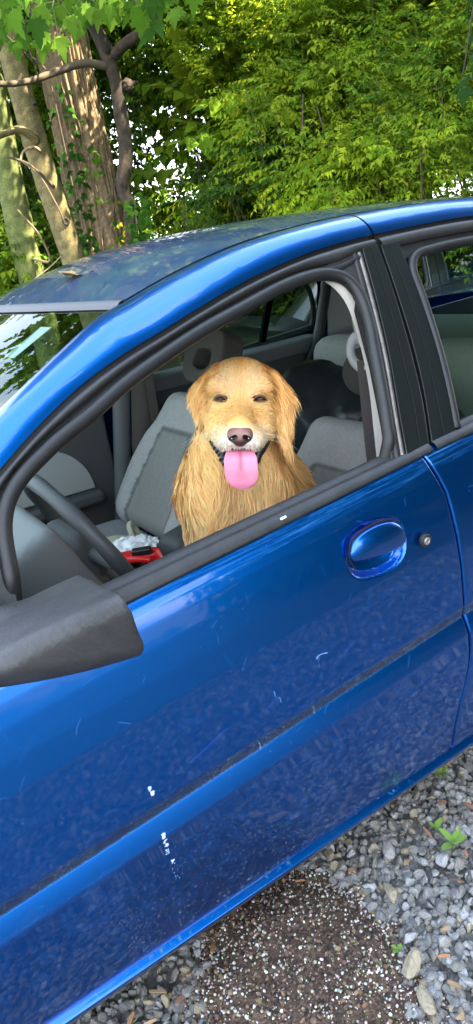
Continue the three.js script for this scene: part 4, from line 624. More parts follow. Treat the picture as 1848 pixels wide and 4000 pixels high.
  const earR = makeEar([[0.062, 0.070, 0.0], [0.098, 0.060, 0.0], [0.120, 0.034, -0.002], [0.129, -0.004, 0.0], [0.129, -0.046, 0.004], [0.127, -0.085, 0.008], [0.130, -0.112, 0.010], [0.117, -0.117, 0.014], [0.104, -0.095, 0.020], [0.088, -0.05, 0.030], [0.077, -0.01, 0.032], [0.066, 0.038, 0.030]], V(0.35, 0.1, 0.93).normalize());
  for (const [g, sgn, seed] of [[earL, -1, 11], [earR, 1, 12]]) {
    const cg = colour(g.clone(), (p) => mixc(mixc(C.ear, C.gold, 0.5 + noise(p.x * 40, p.y * 30)), [0.62, 0.36, 0.26], sgn < 0 ? 0.8 * smooth(-0.03, -0.05, p.y) : 0)).applyMatrix4(HM); part('ear', cg, earM, dog);
    scatter(g, 3600, seed, (p, n, R) => {
      if (sgn < 0 && p.y < -0.035 && R() < 0.85) return;
      if (n.z < 0) n.negate(); const out = smooth(sgn > 0 ? 0.080 : 0.074, sgn > 0 ? 0.110 : 0.102, Math.abs(p.x)), up = smooth(-0.03, 0.04, p.y);
      const f = V(sgn * (0.35 + 0.9 * out * up), -1 + 0.55 * out * up, -0.1).normalize(); f.addScaledVector(n, 0.15 + 0.15 * R()).normalize();
      const len = (0.016 + 0.016 * R()) * (1 + (sgn > 0 ? 1.3 : 0.5) * out * R()); let c = mixc(C.ear, C.cream, 0.38 + 0.9 * noise(p.x * 60, p.y * 20, 3) + 0.2 * R()); c = mixc(c, C.deep, 0.5 * smooth(0.1, 0.5, noise(p.x * 70, p.y * 20, 9)));
      lock(p.clone().applyMatrix4(HM), toHead(n), toHead(f), len, 0.0012 + 0.0008 * R(), c, toHead(V(0, -0.6, 0)), R, mixc(c, C.cream, 0.5 * out));
    });
  }
  const lg = new THREE.BufferGeometry(); lg.setAttribute('position', new THREE.Float32BufferAttribute(locks.pos, 3)); lg.setAttribute('normal', new THREE.Float32BufferAttribute(locks.nor, 3)); lg.setAttribute('color', new THREE.Float32BufferAttribute(locks.col, 3)); lg.setIndex(locks.idx);
  const coat = part('coat', lg, new THREE.MeshStandardMaterial({ color: 0xffffff, vertexColors: true, roughness: 0.7, side: THREE.DoubleSide }), dog, 'long golden coat, paler on forehead, chest and muzzle'); coat.userData.kind = 'stuff';

  // nose leather with nostrils
  const HP = (n, g, m, l) => part(n, g.applyMatrix4(HM), m, dog, l);
  const nose = nets((x, y, z) => {
    const Y = y + 0.080, Z = z - 0.150; let d = ell(x, Y, Z, [0, 0.006, 0], [0.0265, 0.0175, 0.019]); d = smin(d, ell(x, Y, Z, [0, -0.010, 0.003], [0.016, 0.015, 0.014]), 0.012);
    for (const s of [-1, 1]) { d = smin(d, ell(x, Y, Z, [s * 0.017, -0.002, 0.004], [0.010, 0.011, 0.013]), 0.008); d = Math.max(d, -capsule(x, Y, Z, [s * 0.0105, -0.004, 0.021], [s * 0.0185, -0.0075, 0.012], 0.0052, 0.0042)); }
    d = Math.max(d, -capsule(x, Y, Z, [0, -0.004, 0.0215], [0, -0.028, 0.016], 0.0016, 0.0018)); return d;
  }, V(-0.035, -0.115, 0.12), V(0.035, -0.05, 0.18), 0.0016);
  colour(nose, (p) => { const Y = p.y + 0.080, Z = p.z - 0.150; let c = mixc([0.27, 0.125, 0.105], [0.06, 0.028, 0.026], smooth(-0.002, -0.016, Y) + 0.5 * smooth(0.016, 0.026, Math.abs(p.x))); for (const s of [-1, 1]) if (capsule(p.x, Y, Z, [s * 0.0105, -0.004, 0.020], [s * 0.0185, -0.0075, 0.010], 0.0062, 0.005) < 0) c = [0.012, 0.006, 0.006]; return c; });
  const leather = new THREE.MeshPhysicalMaterial({ color: 0xffffff, vertexColors: true, roughness: 0.42, clearcoat: 0.35, clearcoatRoughness: 0.3, bumpMap: grainTex, bumpScale: 0.0003 });
  HP('nose', nose, leather, 'brownish pink nose darkening at the edges');
  // eyes: narrow dark slits under soft lids
  const eyeM = new THREE.MeshPhysicalMaterial({ color: lin(0.012, 0.007, 0.005), roughness: 0.12, clearcoat: 1 }), lidM = std(lin(0.16, 0.085, 0.045), 0.7);
  for (const s of [-1, 1]) {
    HP('eye', new THREE.SphereGeometry(0.0125, 20, 14).scale(1.15, 0.40, 1).translate(s * 0.0452, -0.0045, 0.0662), eyeM);
    HP('eyelid', tube(curve([[s * 0.031, -0.009, 0.078], [s * 0.038, -0.0005, 0.0815], [s * 0.048, 0.0035, 0.081], [s * 0.059, 0.0005, 0.076], [s * 0.068, -0.009, 0.067]], 20), (t) => 0.0021 * Math.sin(Math.PI * clamp(t, 0.05, 0.95)) + 0.0006, 8).scale(0.905, 1, 1), lidM);
    HP('eyelid', tube(curve([[s * 0.031, -0.009, 0.078], [s * 0.042, -0.0095, 0.0803], [s * 0.053, -0.0088, 0.0785], [s * 0.066, -0.008, 0.069]], 20), (t) => 0.0014 * Math.sin(Math.PI * clamp(t, 0.05, 0.95)) + 0.0005, 8).scale(0.905, 1, 1), lidM);
  }
  // lips: dark crinkled edges rising to the corners of the mouth
  const lipM = new THREE.MeshPhysicalMaterial({ color: lin(0.014, 0.012, 0.012), roughness: 0.4, clearcoat: 0.4, side: THREE.DoubleSide });
  const lp = mb();
  for (const s of [-1, 1]) {
    const c = curve([[s * 0.080, -0.062, 0.052], [s * 0.074, -0.080, 0.068], [s * 0.060, -0.103, 0.091], [s * 0.044, -0.122, 0.102], [s * 0.036, -0.138, 0.108], [s * 0.018, -0.150, 0.112]], 60);
    lp.add(tube(c, (t) => (0.0042 + 0.0074 * smooth(0.2, 0.6, t)) * (1 - 0.6 * smooth(0.85, 1, t)), 12, { disp: (t, a) => t > 0.3 ? 0.0018 * Math.sin(t * 75) * Math.max(0, Math.cos(a + 1.2)) : 0 }));
    for (let i = 22; i < 54; i += 3) lp.add(new THREE.SphereGeometry(0.0030, 8, 6).translate(c[i].x + s * 0.0065, c[i].y - 0.003, c[i].z + 0.004));
  }
  HP('lips', lp.geo().scale(0.92, 1, 1), lipM, 'black crinkled lips at both sides of the tongue');
  // tongue
  const tr = []; const tc = curve([[0, -0.118, 0.06], [0, -0.114, 0.10], [0.0, -0.116, 0.128], [0.001, -0.128, 0.141], [0.002, -0.150, 0.1435], [0.004, -0.172, 0.142], [0.005, -0.190, 0.141], [0.005, -0.1985, 0.140]], 44);
  for (let k = 0; k <= 28; k++) { const a = k / 28 * 2 * Math.PI; tr.push(tc.map((p, i) => { const t = i / 44, half = (0.027 + 0.0085 * smooth(0.35, 0.62, t)) * Math.sqrt(Math.max(0, 1 - Math.pow(clamp((t - 0.76) / 0.24), 2.2))) + 0.0005, th = 0.0050 * Math.sqrt(Math.max(0.02, 1 - smooth(0.9, 1, t))); const u = Math.cos(a), v = Math.sin(a); const nrm = i < 14 ? V(0, 1, 0.2) : V(0, lerp(0.9, 0.05, smooth(14, 20, i)), 1); nrm.normalize(); const groove = v > 0 ? -0.0024 * 1.4 * Math.exp(-Math.pow(u * half / 0.0028, 2)) * smooth(0.3, 0.45, t) * smooth(0.98, 0.72, t) : 0, cup = 0.004 * u * u * smooth(0.3, 0.5, t) * smooth(1, 0.7, t); return V(p.x + u * half, p.y, p.z).addScaledVector(nrm, v * th * Math.pow(Math.abs(1 - u * u * 0.2), 0.5) + groove + cup); })); }
  const tg = grid(tr.map((r) => r)); colour(tg, (p) => { const b = smooth(0.022, 0.005, Math.hypot(p.x - 0.004, (p.y + 0.172) * 0.9)); return mixc(mixc([0.80, 0.235, 0.36], [0.68, 0.12, 0.22], 0.7 * b + 0.25 * noise(p.x * 60, p.y * 40)), [0.36, 0.07, 0.14], 0.85 * smooth(0.0032, 0.0008, Math.abs(p.x - 0.002)) * smooth(-0.165, -0.15, p.y)); });
  HP('tongue', tg, new THREE.MeshPhysicalMaterial({ color: 0xffffff, vertexColors: true, roughness: 0.5, clearcoat: 0.35, clearcoatRoughness: 0.35, bumpMap: grainTex, bumpScale: 0.0002, side: THREE.DoubleSide }), 'long pink tongue hanging out with a crease down the middle');
  // whiskers
  const wh = mb(), R = rng(4); for (let i = 0; i < 11; i++) { const s = i % 2 ? 1 : -1, y0 = -0.072 - 0.02 * R(), l = 0.05 + 0.04 * R(); wh.add(tube(curve([[s * 0.05, y0, 0.115], [s * (0.05 + l * 0.5), y0 - 0.004 + 0.01 * (R() - 0.5), 0.105], [s * (0.05 + l), y0 - 0.02 - 0.02 * R(), 0.09]], 8), (t) => 0.00035 * (1 - 0.8 * t), 4)); }
  HP('whiskers', wh.geo(), std(lin(0.8, 0.72, 0.6), 0.6));
}

// ------------------------------------------------------------------ ground
const dirtTex = noiseTex(512, (u, v) => { const k = clamp(0.5 + 0.6 * wrapN(u, v, 40, 3) + 0.5 * wrapN(u, v, 160, 5)); return [lerp(0.22, 0.50, k), lerp(0.21, 0.49, k), lerp(0.20, 0.47, k)]; }, 1, true);
{
  const landTex = noiseTex(512, (u, v) => { const k = clamp(0.5 + 0.9 * wrapN(u, v, 30, 3)), l = clamp(0.5 + 0.8 * wrapN(u, v, 170, 5)); return [lerp(0.16, 0.30, k) * (0.6 + 0.6 * l), lerp(0.20, 0.28, k) * (0.6 + 0.6 * l), lerp(0.09, 0.14, k) * (0.6 + 0.6 * l)]; }, 1, true);
  const plane = (w, d, x, y, z, n, h) => { const g = new THREE.PlaneGeometry(w, d, n, n); g.rotateX(-Math.PI / 2); g.translate(x, y, z); const p = g.attributes.position, uv = g.attributes.uv; for (let i = 0; i < p.count; i++) { if (h) p.setY(i, y + h(p.getX(i), p.getZ(i))); uv.setXY(i, p.getX(i), p.getZ(i)); } g.computeVertexNormals(); return g; };
  structure('ground', plane(500, 500, 0, -0.02, 0, 120, (x, z) => -0.0004 * Math.max(0, Math.hypot(x, z) - 20)), std(0xffffff, 1, 0, { map: landTex }), 'shaded ground under the trees beyond the gravel', 'ground');
  const grassTex = noiseTex(512, (u, v) => { const k = clamp(0.5 + 0.7 * wrapN(u, v, 12, 3)), l = clamp(0.5 + 0.8 * wrapN(u, v, 200, 5)); return [lerp(0.30, 0.42, k) * (0.7 + 0.5 * l), lerp(0.44, 0.52, k) * (0.7 + 0.5 * l), 0.12 * (0.7 + 0.5 * l)]; }, 0.5, true);
  structure('lawn', plane(60, 34, 14, -0.012, -27, 40, (x, z) => 0.04 * noise(x * 0.3, z * 0.3)), std(0xffffff, 1, 0, { map: grassTex }), 'sunlit lawn glimpsed between the trunks', 'lawn');
  const gravel = structure('gravel_drive', plane(9, 5.0, 0.3, 0.0, -0.05, 170, (x, z) => 0.014 * noise(x * 1.3, z * 1.3) + 0.008 * noise(x * 9, z * 9) - 0.008), std(0xffffff, 1, 0, { map: dirtTex }), 'grey crushed-stone drive the car stands on', 'gravel drive');

  // crushed stone: angular pebbles, the largest in view as stones of their own, the rest one mass
  const stoneGeo = (seed) => { const R = rng(seed), g = new THREE.IcosahedronGeometry(1, 1), p = g.attributes.position, cuts = []; for (let i = 0; i < 11; i++) { const a = V(R() - 0.5, R() - 0.5, R() - 0.5).normalize(); cuts.push([a, 0.42 + 0.36 * R()]); } const q = V(); for (let i = 0; i < p.count; i++) { q.fromBufferAttribute(p, i); for (const [a, d] of cuts) { const e = q.dot(a) - d; if (e > 0) q.addScaledVector(a, -e * 0.96); } p.setXYZ(i, q.x, q.y, q.z); } g.deleteAttribute('normal'); g.deleteAttribute('uv'); const m = mergeVertices(g, 1e-4); return toCreasedNormals(m, 0.35); };
  const geos = [1, 2, 3, 4, 5, 6].map((s) => { const g = stoneGeo(s * 13); const p = g.attributes.position, uv = new Float32Array(p.count * 2); for (let i = 0; i < p.count; i++) { uv[2 * i] = p.getX(i) * 0.2 + p.getZ(i) * 0.13; uv[2 * i + 1] = p.getY(i) * 0.2 + p.getZ(i) * 0.11; } g.setAttribute('uv', new THREE.BufferAttribute(uv, 2)); return g; });
  const stoneTex = noiseTex(256, (u, v) => clamp(0.78 + 0.30 * wrapN(u, v, 90, 3) + 0.3 * wrapN(u, v, 24, 8)), 1);
  const stoneMat = std(0xffffff, 0.75, 0, { map: stoneTex, bumpMap: stoneTex, bumpScale: 0.001 });
  const tones = [[0.25, 0.238, 0.222], [0.32, 0.305, 0.285], [0.19, 0.182, 0.170], [0.37, 0.355, 0.335], [0.27, 0.25, 0.215], [0.43, 0.425, 0.42], [0.40, 0.335, 0.225], [0.22, 0.212, 0.198]];
  const toneMats = tones.map((t) => std(lin(...t), 0.75, 0, { map: stoneTex, bumpMap: stoneTex, bumpScale: 0.001 }));
  const R = rng(2024), soilAt = (x, z) => { const a = (x + 0.585) * 0.93 + (z - 0.93) * 0.37, b = -(x + 0.585) * 0.37 + (z - 0.93) * 0.93; const k = Math.hypot(a / 0.235, b / 0.345) + 0.10 * noise(x * 9, z * 9) + 0.06 * noise(x * 24, z * 24); return k; };
  const Q = new THREE.Quaternion(), M4 = new THREE.Matrix4(), E3 = new THREE.Euler();
  const put = geos.map(() => []); const near = [];
  const spread = (x0, x1, z0, z1, n, smin_, smax) => { for (let i = 0; i < n; i++) { const x = lerp(x0, x1, R()), z = lerp(z0, z1, R()), k = soilAt(x, z); if (k < 0.86 && R() > 0.03) continue; const s = lerp(smin_, smax, Math.pow(R(), 1.8)); const y = 0.014 * noise(x * 1.3, z * 1.3) - 0.006 + s * (0.05 + 0.55 * R()); const e = [R() * 6.3, R() * 6.3, R() * 6.3], sc = [s * (0.8 + 0.5 * R()), s * (0.6 + 0.35 * R()), s * (0.8 + 0.4 * R())]; const o = { x, y, z, e, sc, s, tone: Math.min(7, Math.floor(Math.pow(R(), 1.15) * 8)), light: 0.75 + 0.5 * R() }; near.push(o); } };
  spread(-1.6, 1.6, 0.30, 2.6, 19000, 0.0065, 0.0185); spread(-1.35, 0.7, 0.55, 1.55, 9000, 0.007, 0.016); spread(-3.4, 4.0, -2.2, 2.5, 15000, 0.009, 0.019);
  const big = [[-0.389, 1.032, 0.030, 6, 0.35], [-0.300, 0.885, 0.024, 6, 1.5], [-0.415, 1.104, 0.027, 6, 1.2], [-0.149, 0.901, 0.021, 5, 0.4], [-0.345, 0.99, 0.021, 5, 0], [-0.22, 0.80, 0.022, 3, 1]];
  for (const [x, z, s, tone, ry] of big) near.push({ x, y: 0.016, z, e: [0.2, ry, 0.1], sc: [s * 1.25, s * 0.5, s * 0.72], s: s * 3, tone, light: 1.25, lead: true });
  const inView = (o) => { const v = V(o.x, o.y, o.z).project(camera); return Math.abs(v.x) < 1.02 && Math.abs(v.y) < 1.02 && o.z > 0.64; };
  camera.updateMatrixWorld(); camera.updateProjectionMatrix();
  const order = near.map((o) => [o, inView(o) ? o.s / V(o.x, o.y, o.z).distanceTo(EYE) : -1]).sort((a, b) => b[1] - a[1]);
  order.forEach(([o], i) => {
    M4.compose(V(o.x, o.y, o.z), Q.setFromEuler(E3.set(...o.e)), V(...o.sc));
    if (i < 290) { const m = part('stone', geos[i % 6], toneMats[o.tone], gravel); m.position.set(o.x, o.y, o.z); m.rotation.set(...o.e); m.scale.set(...o.sc); if (o.lead && o.tone === 6) m.userData.label = 'large tan flat stone'; } else put[i % 6].push([M4.clone(), lin(...tones[o.tone].map((q) => q * o.light))]);
  });
  put.forEach((l, i) => { const im = new THREE.InstancedMesh(geos[i], stoneMat, l.length); l.forEach(([m, c], k) => { im.setMatrixAt(k, m); im.setColorAt(k, c); }); im.name = 'loose_stones'; im.userData.kind = 'stuff'; setShadow(im); gravel.add(im); });

  // spilled potting soil: a low dark heap full of white perlite
  const soilH = (x, z) => { const k = soilAt(x, z); return 0.048 * smooth(1.05, 0.3, k) + 0.010 * fbm(x * 26, z * 26, 3, 3) + 0.006 * noise(x * 90, z * 90) - 0.012 * smooth(0.86, 1.12, k); };
  const sr = []; for (let i = 0; i <= 170; i++) { const row = []; for (let j = 0; j <= 170; j++) { const x = lerp(-1.02, -0.15, j / 170), z = lerp(0.55, 1.36, i / 170); row.push(V(x, soilH(x, z) - 0.003, z)); } sr.push(row); }
  const sg = grid(sr); const keep = [], ix = sg.index.array, sp = sg.attributes.position; for (let i = 0; i < ix.length; i += 3) if (soilAt(sp.getX(ix[i]), sp.getZ(ix[i])) < 1.13) keep.push(ix[i], ix[i + 1], ix[i + 2]); sg.setIndex(keep);
  const soilTex = noiseTex(512, (u, v) => { const k = clamp(0.35 + 0.6 * wrapN(u, v, 50, 3) + 0.6 * wrapN(u, v, 220, 5)); return [lerp(0.25, 0.52, k), lerp(0.195, 0.43, k), lerp(0.155, 0.365, k)]; }, 3, true);
  const soil = single('soil_heap', sg, std(0xffffff, 1, 0, { map: soilTex, bumpMap: soilTex, bumpScale: 0.004 }), 'spilled heap of dark potting soil speckled with white perlite beside the car', 'soil'); soil.userData.kind = 'structure';
  const bits = (name, geo, mat, n, size, seed, dens, cols, flat = 1) => { const r = rng(seed), l = []; let guard = 0; while (l.length < n && guard++ < n * 30) { const x = lerp(-1.02, -0.15, r()), z = lerp(0.6, 1.36, r()), k = soilAt(x, z); if (k > 1.12 || r() > dens(x, z, k)) continue; const s = size * Math.pow(r(), 1.6) + size * 0.35, y = soilH(x, z) + s * 0.25; M4.compose(V(x, y, z), Q.setFromEuler(E3.set(r() * 6, r() * 6, r() * 6)), V(s * (0.8 + 0.5 * r()), s * flat, s * (0.8 + 0.5 * r()))); l.push([M4.clone(), lin(...cols[Math.floor(r() * cols.length)].map((q) => q * (0.85 + 0.3 * r())))]); } const im = new THREE.InstancedMesh(geo, mat, l.length); l.forEach(([m, c], k) => { im.setMatrixAt(k, m); im.setColorAt(k, c); }); im.name = name; im.userData.kind = 'stuff'; setShadow(im); soil.add(im); };
  const lump = (s) => { const g = new THREE.IcosahedronGeometry(1, 1), p = g.attributes.position, q = V(); for (let i = 0; i < p.count; i++) { q.fromBufferAttribute(p, i); q.multiplyScalar(1 + 0.35 * noise(q.x * 2 + s, q.y * 2, q.z * 2)); p.setXYZ(i, q.x, q.y, q.z); } g.deleteAttribute('normal'); g.deleteAttribute('uv'); const m = mergeVertices(g, 1e-4); m.computeVertexNormals(); return m; };
  bits('perlite', lump(3), std(0xffffff, 0.85), 4600, 0.0025, 5, (x, z, k) => 0.25 + 1.5 * Math.max(0, fbm(x * 10, z * 10, 2, 3)) + 0.45 * smooth(0.6, 0.9, k), [[0.60, 0.565, 0.49], [0.52, 0.48, 0.40], [0.42, 0.375, 0.30], [0.68, 0.66, 0.61]], 0.9);
  bits('bark_crumbs', lump(9), std(0xffffff, 0.95), 3400, 0.0042, 6, () => 1, [[0.08, 0.056, 0.042], [0.12, 0.084, 0.06], [0.17, 0.11, 0.07], [0.038, 0.028, 0.022], [0.23, 0.15, 0.10]], 0.6);

  // wood chips strewn on the stones
  const chipG = (() => { const g = new THREE.BoxGeometry(0.030, 0.003, 0.0085, 4, 1, 2), p = g.attributes.position; for (let i = 0; i < p.count; i++) { const x = p.getX(i); p.setY(i, p.getY(i) + 0.004 * Math.cos(x * 60)); p.setZ(i, p.getZ(i) * (1 - 0.5 * Math.pow(Math.abs(x) / 0.017, 2)) + 0.002 * noise(x * 90, 3)); } g.computeVertexNormals(); return g; })();
  const chipM = [lin(0.36, 0.17, 0.075), lin(0.30, 0.19, 0.10), lin(0.22, 0.11, 0.06), lin(0.42, 0.27, 0.15)].map((c) => std(c, 0.9));
  const cr = rng(91); let first = null;
  for (const [x, z] of [[-0.80, 0.80], [-0.83, 0.755], [-0.76, 0.765], [-0.87, 0.80], [-0.90, 0.77], [-0.69, 0.745], [-0.12, 0.83], [-0.02, 0.79], [0.02, 0.84], [-0.10, 0.93], [-0.17, 0.97], [-0.33, 1.07], [-0.36, 1.12], [-0.28, 1.03], [-0.40, 1.17], [-0.22, 0.86], [-0.33, 0.79], [-0.44, 0.735], [0.10, 0.80], [-0.06, 1.0], [-0.25, 1.16], [-0.19, 1.08]]) {
    const o = first ? first.clone() : single('wood_chip', chipG, chipM[0], 'small brown wood chip lying loose on the grey stones', 'wood chip', 'wood chips strewn over the gravel');
    if (first) { o.name = numbered('wood_chip'); scene.add(o); } else first = o;
    o.material = chipM[Math.floor(cr() * 4)]; o.position.set(x, 0.026, z); o.rotation.set(cr() * 0.6, cr() * 6.3, cr() * 0.6); o.scale.set(0.5 + 0.7 * cr(), 1, 0.5 + 0.7 * cr());
  }
  // little weeds
  const leafS = (l, w) => { const rows = []; for (let i = 0; i <= 6; i++) { const t = i / 6, q = w * Math.pow(Math.sin(Math.PI * Math.min(1, 0.08 + t * 0.92)), 0.8) * (i === 6 ? 0.05 : 1); rows.push([V(t * l, 0.3 * l * t * (1 - 0.8 * t), -q), V(t * l, 0.3 * l * t * (1 - 0.8 * t) - 0.12 * w, 0), V(t * l, 0.3 * l * t * (1 - 0.8 * t), q)]); } return grid(rows); };
  const weedM = new THREE.MeshPhysicalMaterial({ color: lin(0.22, 0.40, 0.05), roughness: 1, transmission: 0.35, thickness: 0, side: THREE.DoubleSide });
  const weeds = [['broad weed seedling with four long leaves in the gravel', -0.094, 0.888, 1.25, 5], ['tiny weed sprout close to the car sill in the gravel', 0.057, 0.709, 0.9, 6], ['slim weed sprout with two upright leaves in the gravel', -0.088, 0.827, 0.85, 3], ['smallest green sprout at the edge of the soil heap', -0.383, 0.992, 0.5, 4]];
  weeds.forEach(([label, x, z, s, n], k) => { const t = thing('weed', label, 'weed'); t.position.set(x, 0.012, z); const r = rng(k + 60); for (let i = 0; i < n; i++) { const l = part('leaf', leafS(0.034 * s * (0.7 + 0.6 * r()), 0.0085 * s), weedM, t); l.rotation.set(0, i / n * 6.3 + r(), 0.25 + 0.5 * r()); l.position.y = 0.012 * s * r(); } part('stem', tube([V(0, -0.012, 0), V(0.001, 0.012 * s, 0)], 0.0012, 6), weedM, t); });
}

// ------------------------------------------------------------------ trees, shrubs, climbers
const leafMat = (o = {}) => new THREE.MeshPhysicalMaterial({ color: 0xffffff, roughness: 1, transmission: 0.58, thickness: 0, specularIntensity: 0.12, side: THREE.DoubleSide, ...o });
function leafTri(l, w, fold, droop) { const c = V(l * 0.45, -fold, 0), b = V(0, 0, 0), L = V(l * 0.38, 0, w), Rr = V(l * 0.38, 0, -w), t = V(l, -droop, 0); return [b, L, c, b, c, Rr, L, t, c, c, t, Rr]; }
function triGeo(list) { const a = new Float32Array(list.length * 3); list.forEach((p, i) => p.toArray(a, i * 3)); const g = new THREE.BufferGeometry(); g.setAttribute('position', new THREE.BufferAttribute(a, 3)); g.computeVertexNormals(); return g; }
function sprayGeo(seed, n, len, leaf, wide, opts = {}) {               // a twig end: leaves in pairs along a gently arching axis
  const R = rng(seed), out = [], m = new THREE.Matrix4(), q = new THREE.Quaternion();
  for (let i = 0; i < n; i++) { const t = (i + 0.6) / n, s = i === n - 1 ? 0 : (i % 2 ? 1 : -1), x = t * len, y = -0.22 * len * t * t + 0.01 * (R() - 0.5), sz = leaf * (0.7 + 0.5 * R()) * (1 - 0.25 * t); q.setFromEuler(new THREE.Euler((R() - 0.5) * 1.0, s * (0.75 + 0.5 * R()), -0.25 - 0.5 * R() + 0.35 * (R() - 0.5), 'YXZ')); m.compose(V(x, y, s * 0.006), q, V(1, 1, 1)); for (const p of leafTri(sz, sz * wide * (0.85 + 0.3 * R()), sz * 0.08, sz * (0.1 + 0.2 * R()))) out.push(p.clone().applyMatrix4(m)); }
  const k = 0.0016, N = 3; for (let i = 0; i < N; i++) { const a = i / N * len, b = (i + 1) / N * len, ya = -0.22 * len * (i / N) ** 2, yb = -0.22 * len * ((i + 1) / N) ** 2; out.push(V(a, ya, -k), V(a, ya, k), V(b, yb, 0), V(a, ya + k, 0), V(b, yb, 0), V(a, ya - k, 0)); }
  return triGeo(out);
}
const SPRAY = [sprayGeo(1, 11, 0.26, 0.062, 0.22), sprayGeo(2, 13, 0.30, 0.055, 0.20), sprayGeo(3, 9, 0.22, 0.075, 0.25)];
const WIDE = [sprayGeo(4, 7, 0.24, 0.085, 0.36), sprayGeo(5, 9, 0.28, 0.075, 0.34)];
const FAR = [sprayGeo(6, 16, 0.9, 0.24, 0.34), sprayGeo(7, 14, 0.8, 0.28, 0.34)];
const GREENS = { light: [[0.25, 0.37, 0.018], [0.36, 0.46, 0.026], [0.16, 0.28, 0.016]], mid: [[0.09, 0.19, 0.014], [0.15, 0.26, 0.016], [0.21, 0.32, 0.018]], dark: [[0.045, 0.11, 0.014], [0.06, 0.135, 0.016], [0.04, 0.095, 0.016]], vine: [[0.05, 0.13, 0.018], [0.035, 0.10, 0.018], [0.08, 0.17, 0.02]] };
const leafMats = [leafMat(), leafMat({ transmission: 0.42 })];
function foliage(parent, blobs, count, geos, greens, seed, o = {}) {
  const R = rng(seed), per = geos.map(() => []), q = new THREE.Quaternion(), m = new THREE.Matrix4(), X = V(), Y = V(), Z = V(), vol = blobs.map((b) => b[1][0] * b[1][1] * b[1][2]), tot = vol.reduce((a, b) => a + b, 0);
  const thr = o.thr ?? -0.12, fr = o.freq ?? 2.2, keep = o.keep; let guard = 0, n = 0;
  while (n < count && guard++ < count * 12) {
    let t = R() * tot, bi = 0; while (bi < blobs.length - 1 && (t -= vol[bi]) > 0) bi++;
    const [c, r] = blobs[bi], d = V(R() * 2 - 1, R() * 2 - 1, R() * 2 - 1); const l = d.length(); if (l > 1 || l < 0.01) continue; if (R() > 0.25 + l) continue;
    const p = V(c[0] + d.x * r[0], c[1] + d.y * r[1], c[2] + d.z * r[2]); if (p.y < 0.05) continue;
    if (fbm(p.x * fr, p.y * fr, p.z * fr, 2) < thr) continue; if (keep && !keep(p, R)) continue;
    X.set(d.x + (R() - 0.5) * 1.6, (o.rise ?? 0.05) + (R() - 0.5) * 0.8, d.z + (R() - 0.5) * 1.6).normalize(); Y.set((R() - 0.5) * 1.1 + 0.25, 1, (R() - 0.5) * 1.1 + 0.35); Z.crossVectors(X, Y).normalize(); Y.crossVectors(Z, X);
    const s = (o.size ?? 1) * (0.7 + 0.6 * R()); m.makeBasis(X, Y, Z).scale(V(s, s, s)).setPosition(p);
    const g = greens[Math.floor(R() * greens.length)], hue = 0.8 + 0.4 * R(), cl = 1 + 0.5 * fbm(p.x * 1.1, p.y * 1.1, p.z * 1.1 + seed, 2);
    per[n % geos.length].push([m.clone(), lin(g[0] * hue * cl * (0.9 + 0.25 * R()), g[1] * hue * cl, g[2] * hue)]); n++;
  }
  per.forEach((l, i) => { if (!l.length) return; const im = new THREE.InstancedMesh(geos[i], leafMats[i % 2], l.length); l.forEach(([mm, c], k) => { im.setMatrixAt(k, mm); im.setColorAt(k, c); }); im.name = 'foliage'; im.userData.kind = 'stuff'; setShadow(im); parent.add(im); });
}
const barkTex = (a, b, f, sd) => noiseTex(512, (u, v) => { const k = clamp(0.5 + 0.5 * wrapN(u, v, f, sd) + 0.4 * wrapN(u, v, f * 5, sd + 3)); return [0, 1, 2].map((i) => lerp(a[i], b[i], k)); }, 1, true);
const barkBrown = std(0xffffff, 0.95, 0, { map: barkTex([0.37, 0.32, 0.24], [0.62, 0.53, 0.41], 30, 2) });
const barkPale = std(0xffffff, 0.9, 0, { map: barkTex([0.30, 0.27, 0.17], [0.57, 0.52, 0.33], 16, 5), bumpMap: grainTex, bumpScale: 0.002 });
const barkGrey = std(0xffffff, 0.92, 0, { map: barkTex([0.24, 0.22, 0.18], [0.46, 0.42, 0.34], 22, 9), bumpMap: grainTex, bumpScale: 0.002 });
const barkFork = std(0xffffff, 0.92, 0, { map: barkTex([0.15, 0.125, 0.10], [0.33, 0.28, 0.22], 22, 9), bumpMap: grainTex, bumpScale: 0.002 });
const barkMoss = std(0xffffff, 0.95, 0, { map: barkTex([0.28, 0.32, 0.15], [0.50, 0.52, 0.30], 14, 12), bumpMap: grainTex, bumpScale: 0.002 });
const twigM = std(lin(0.11, 0.085, 0.055), 0.9), twigPale = std(lin(0.30, 0.22, 0.13), 0.9), twigDark = std(lin(0.035, 0.028, 0.02), 0.9);

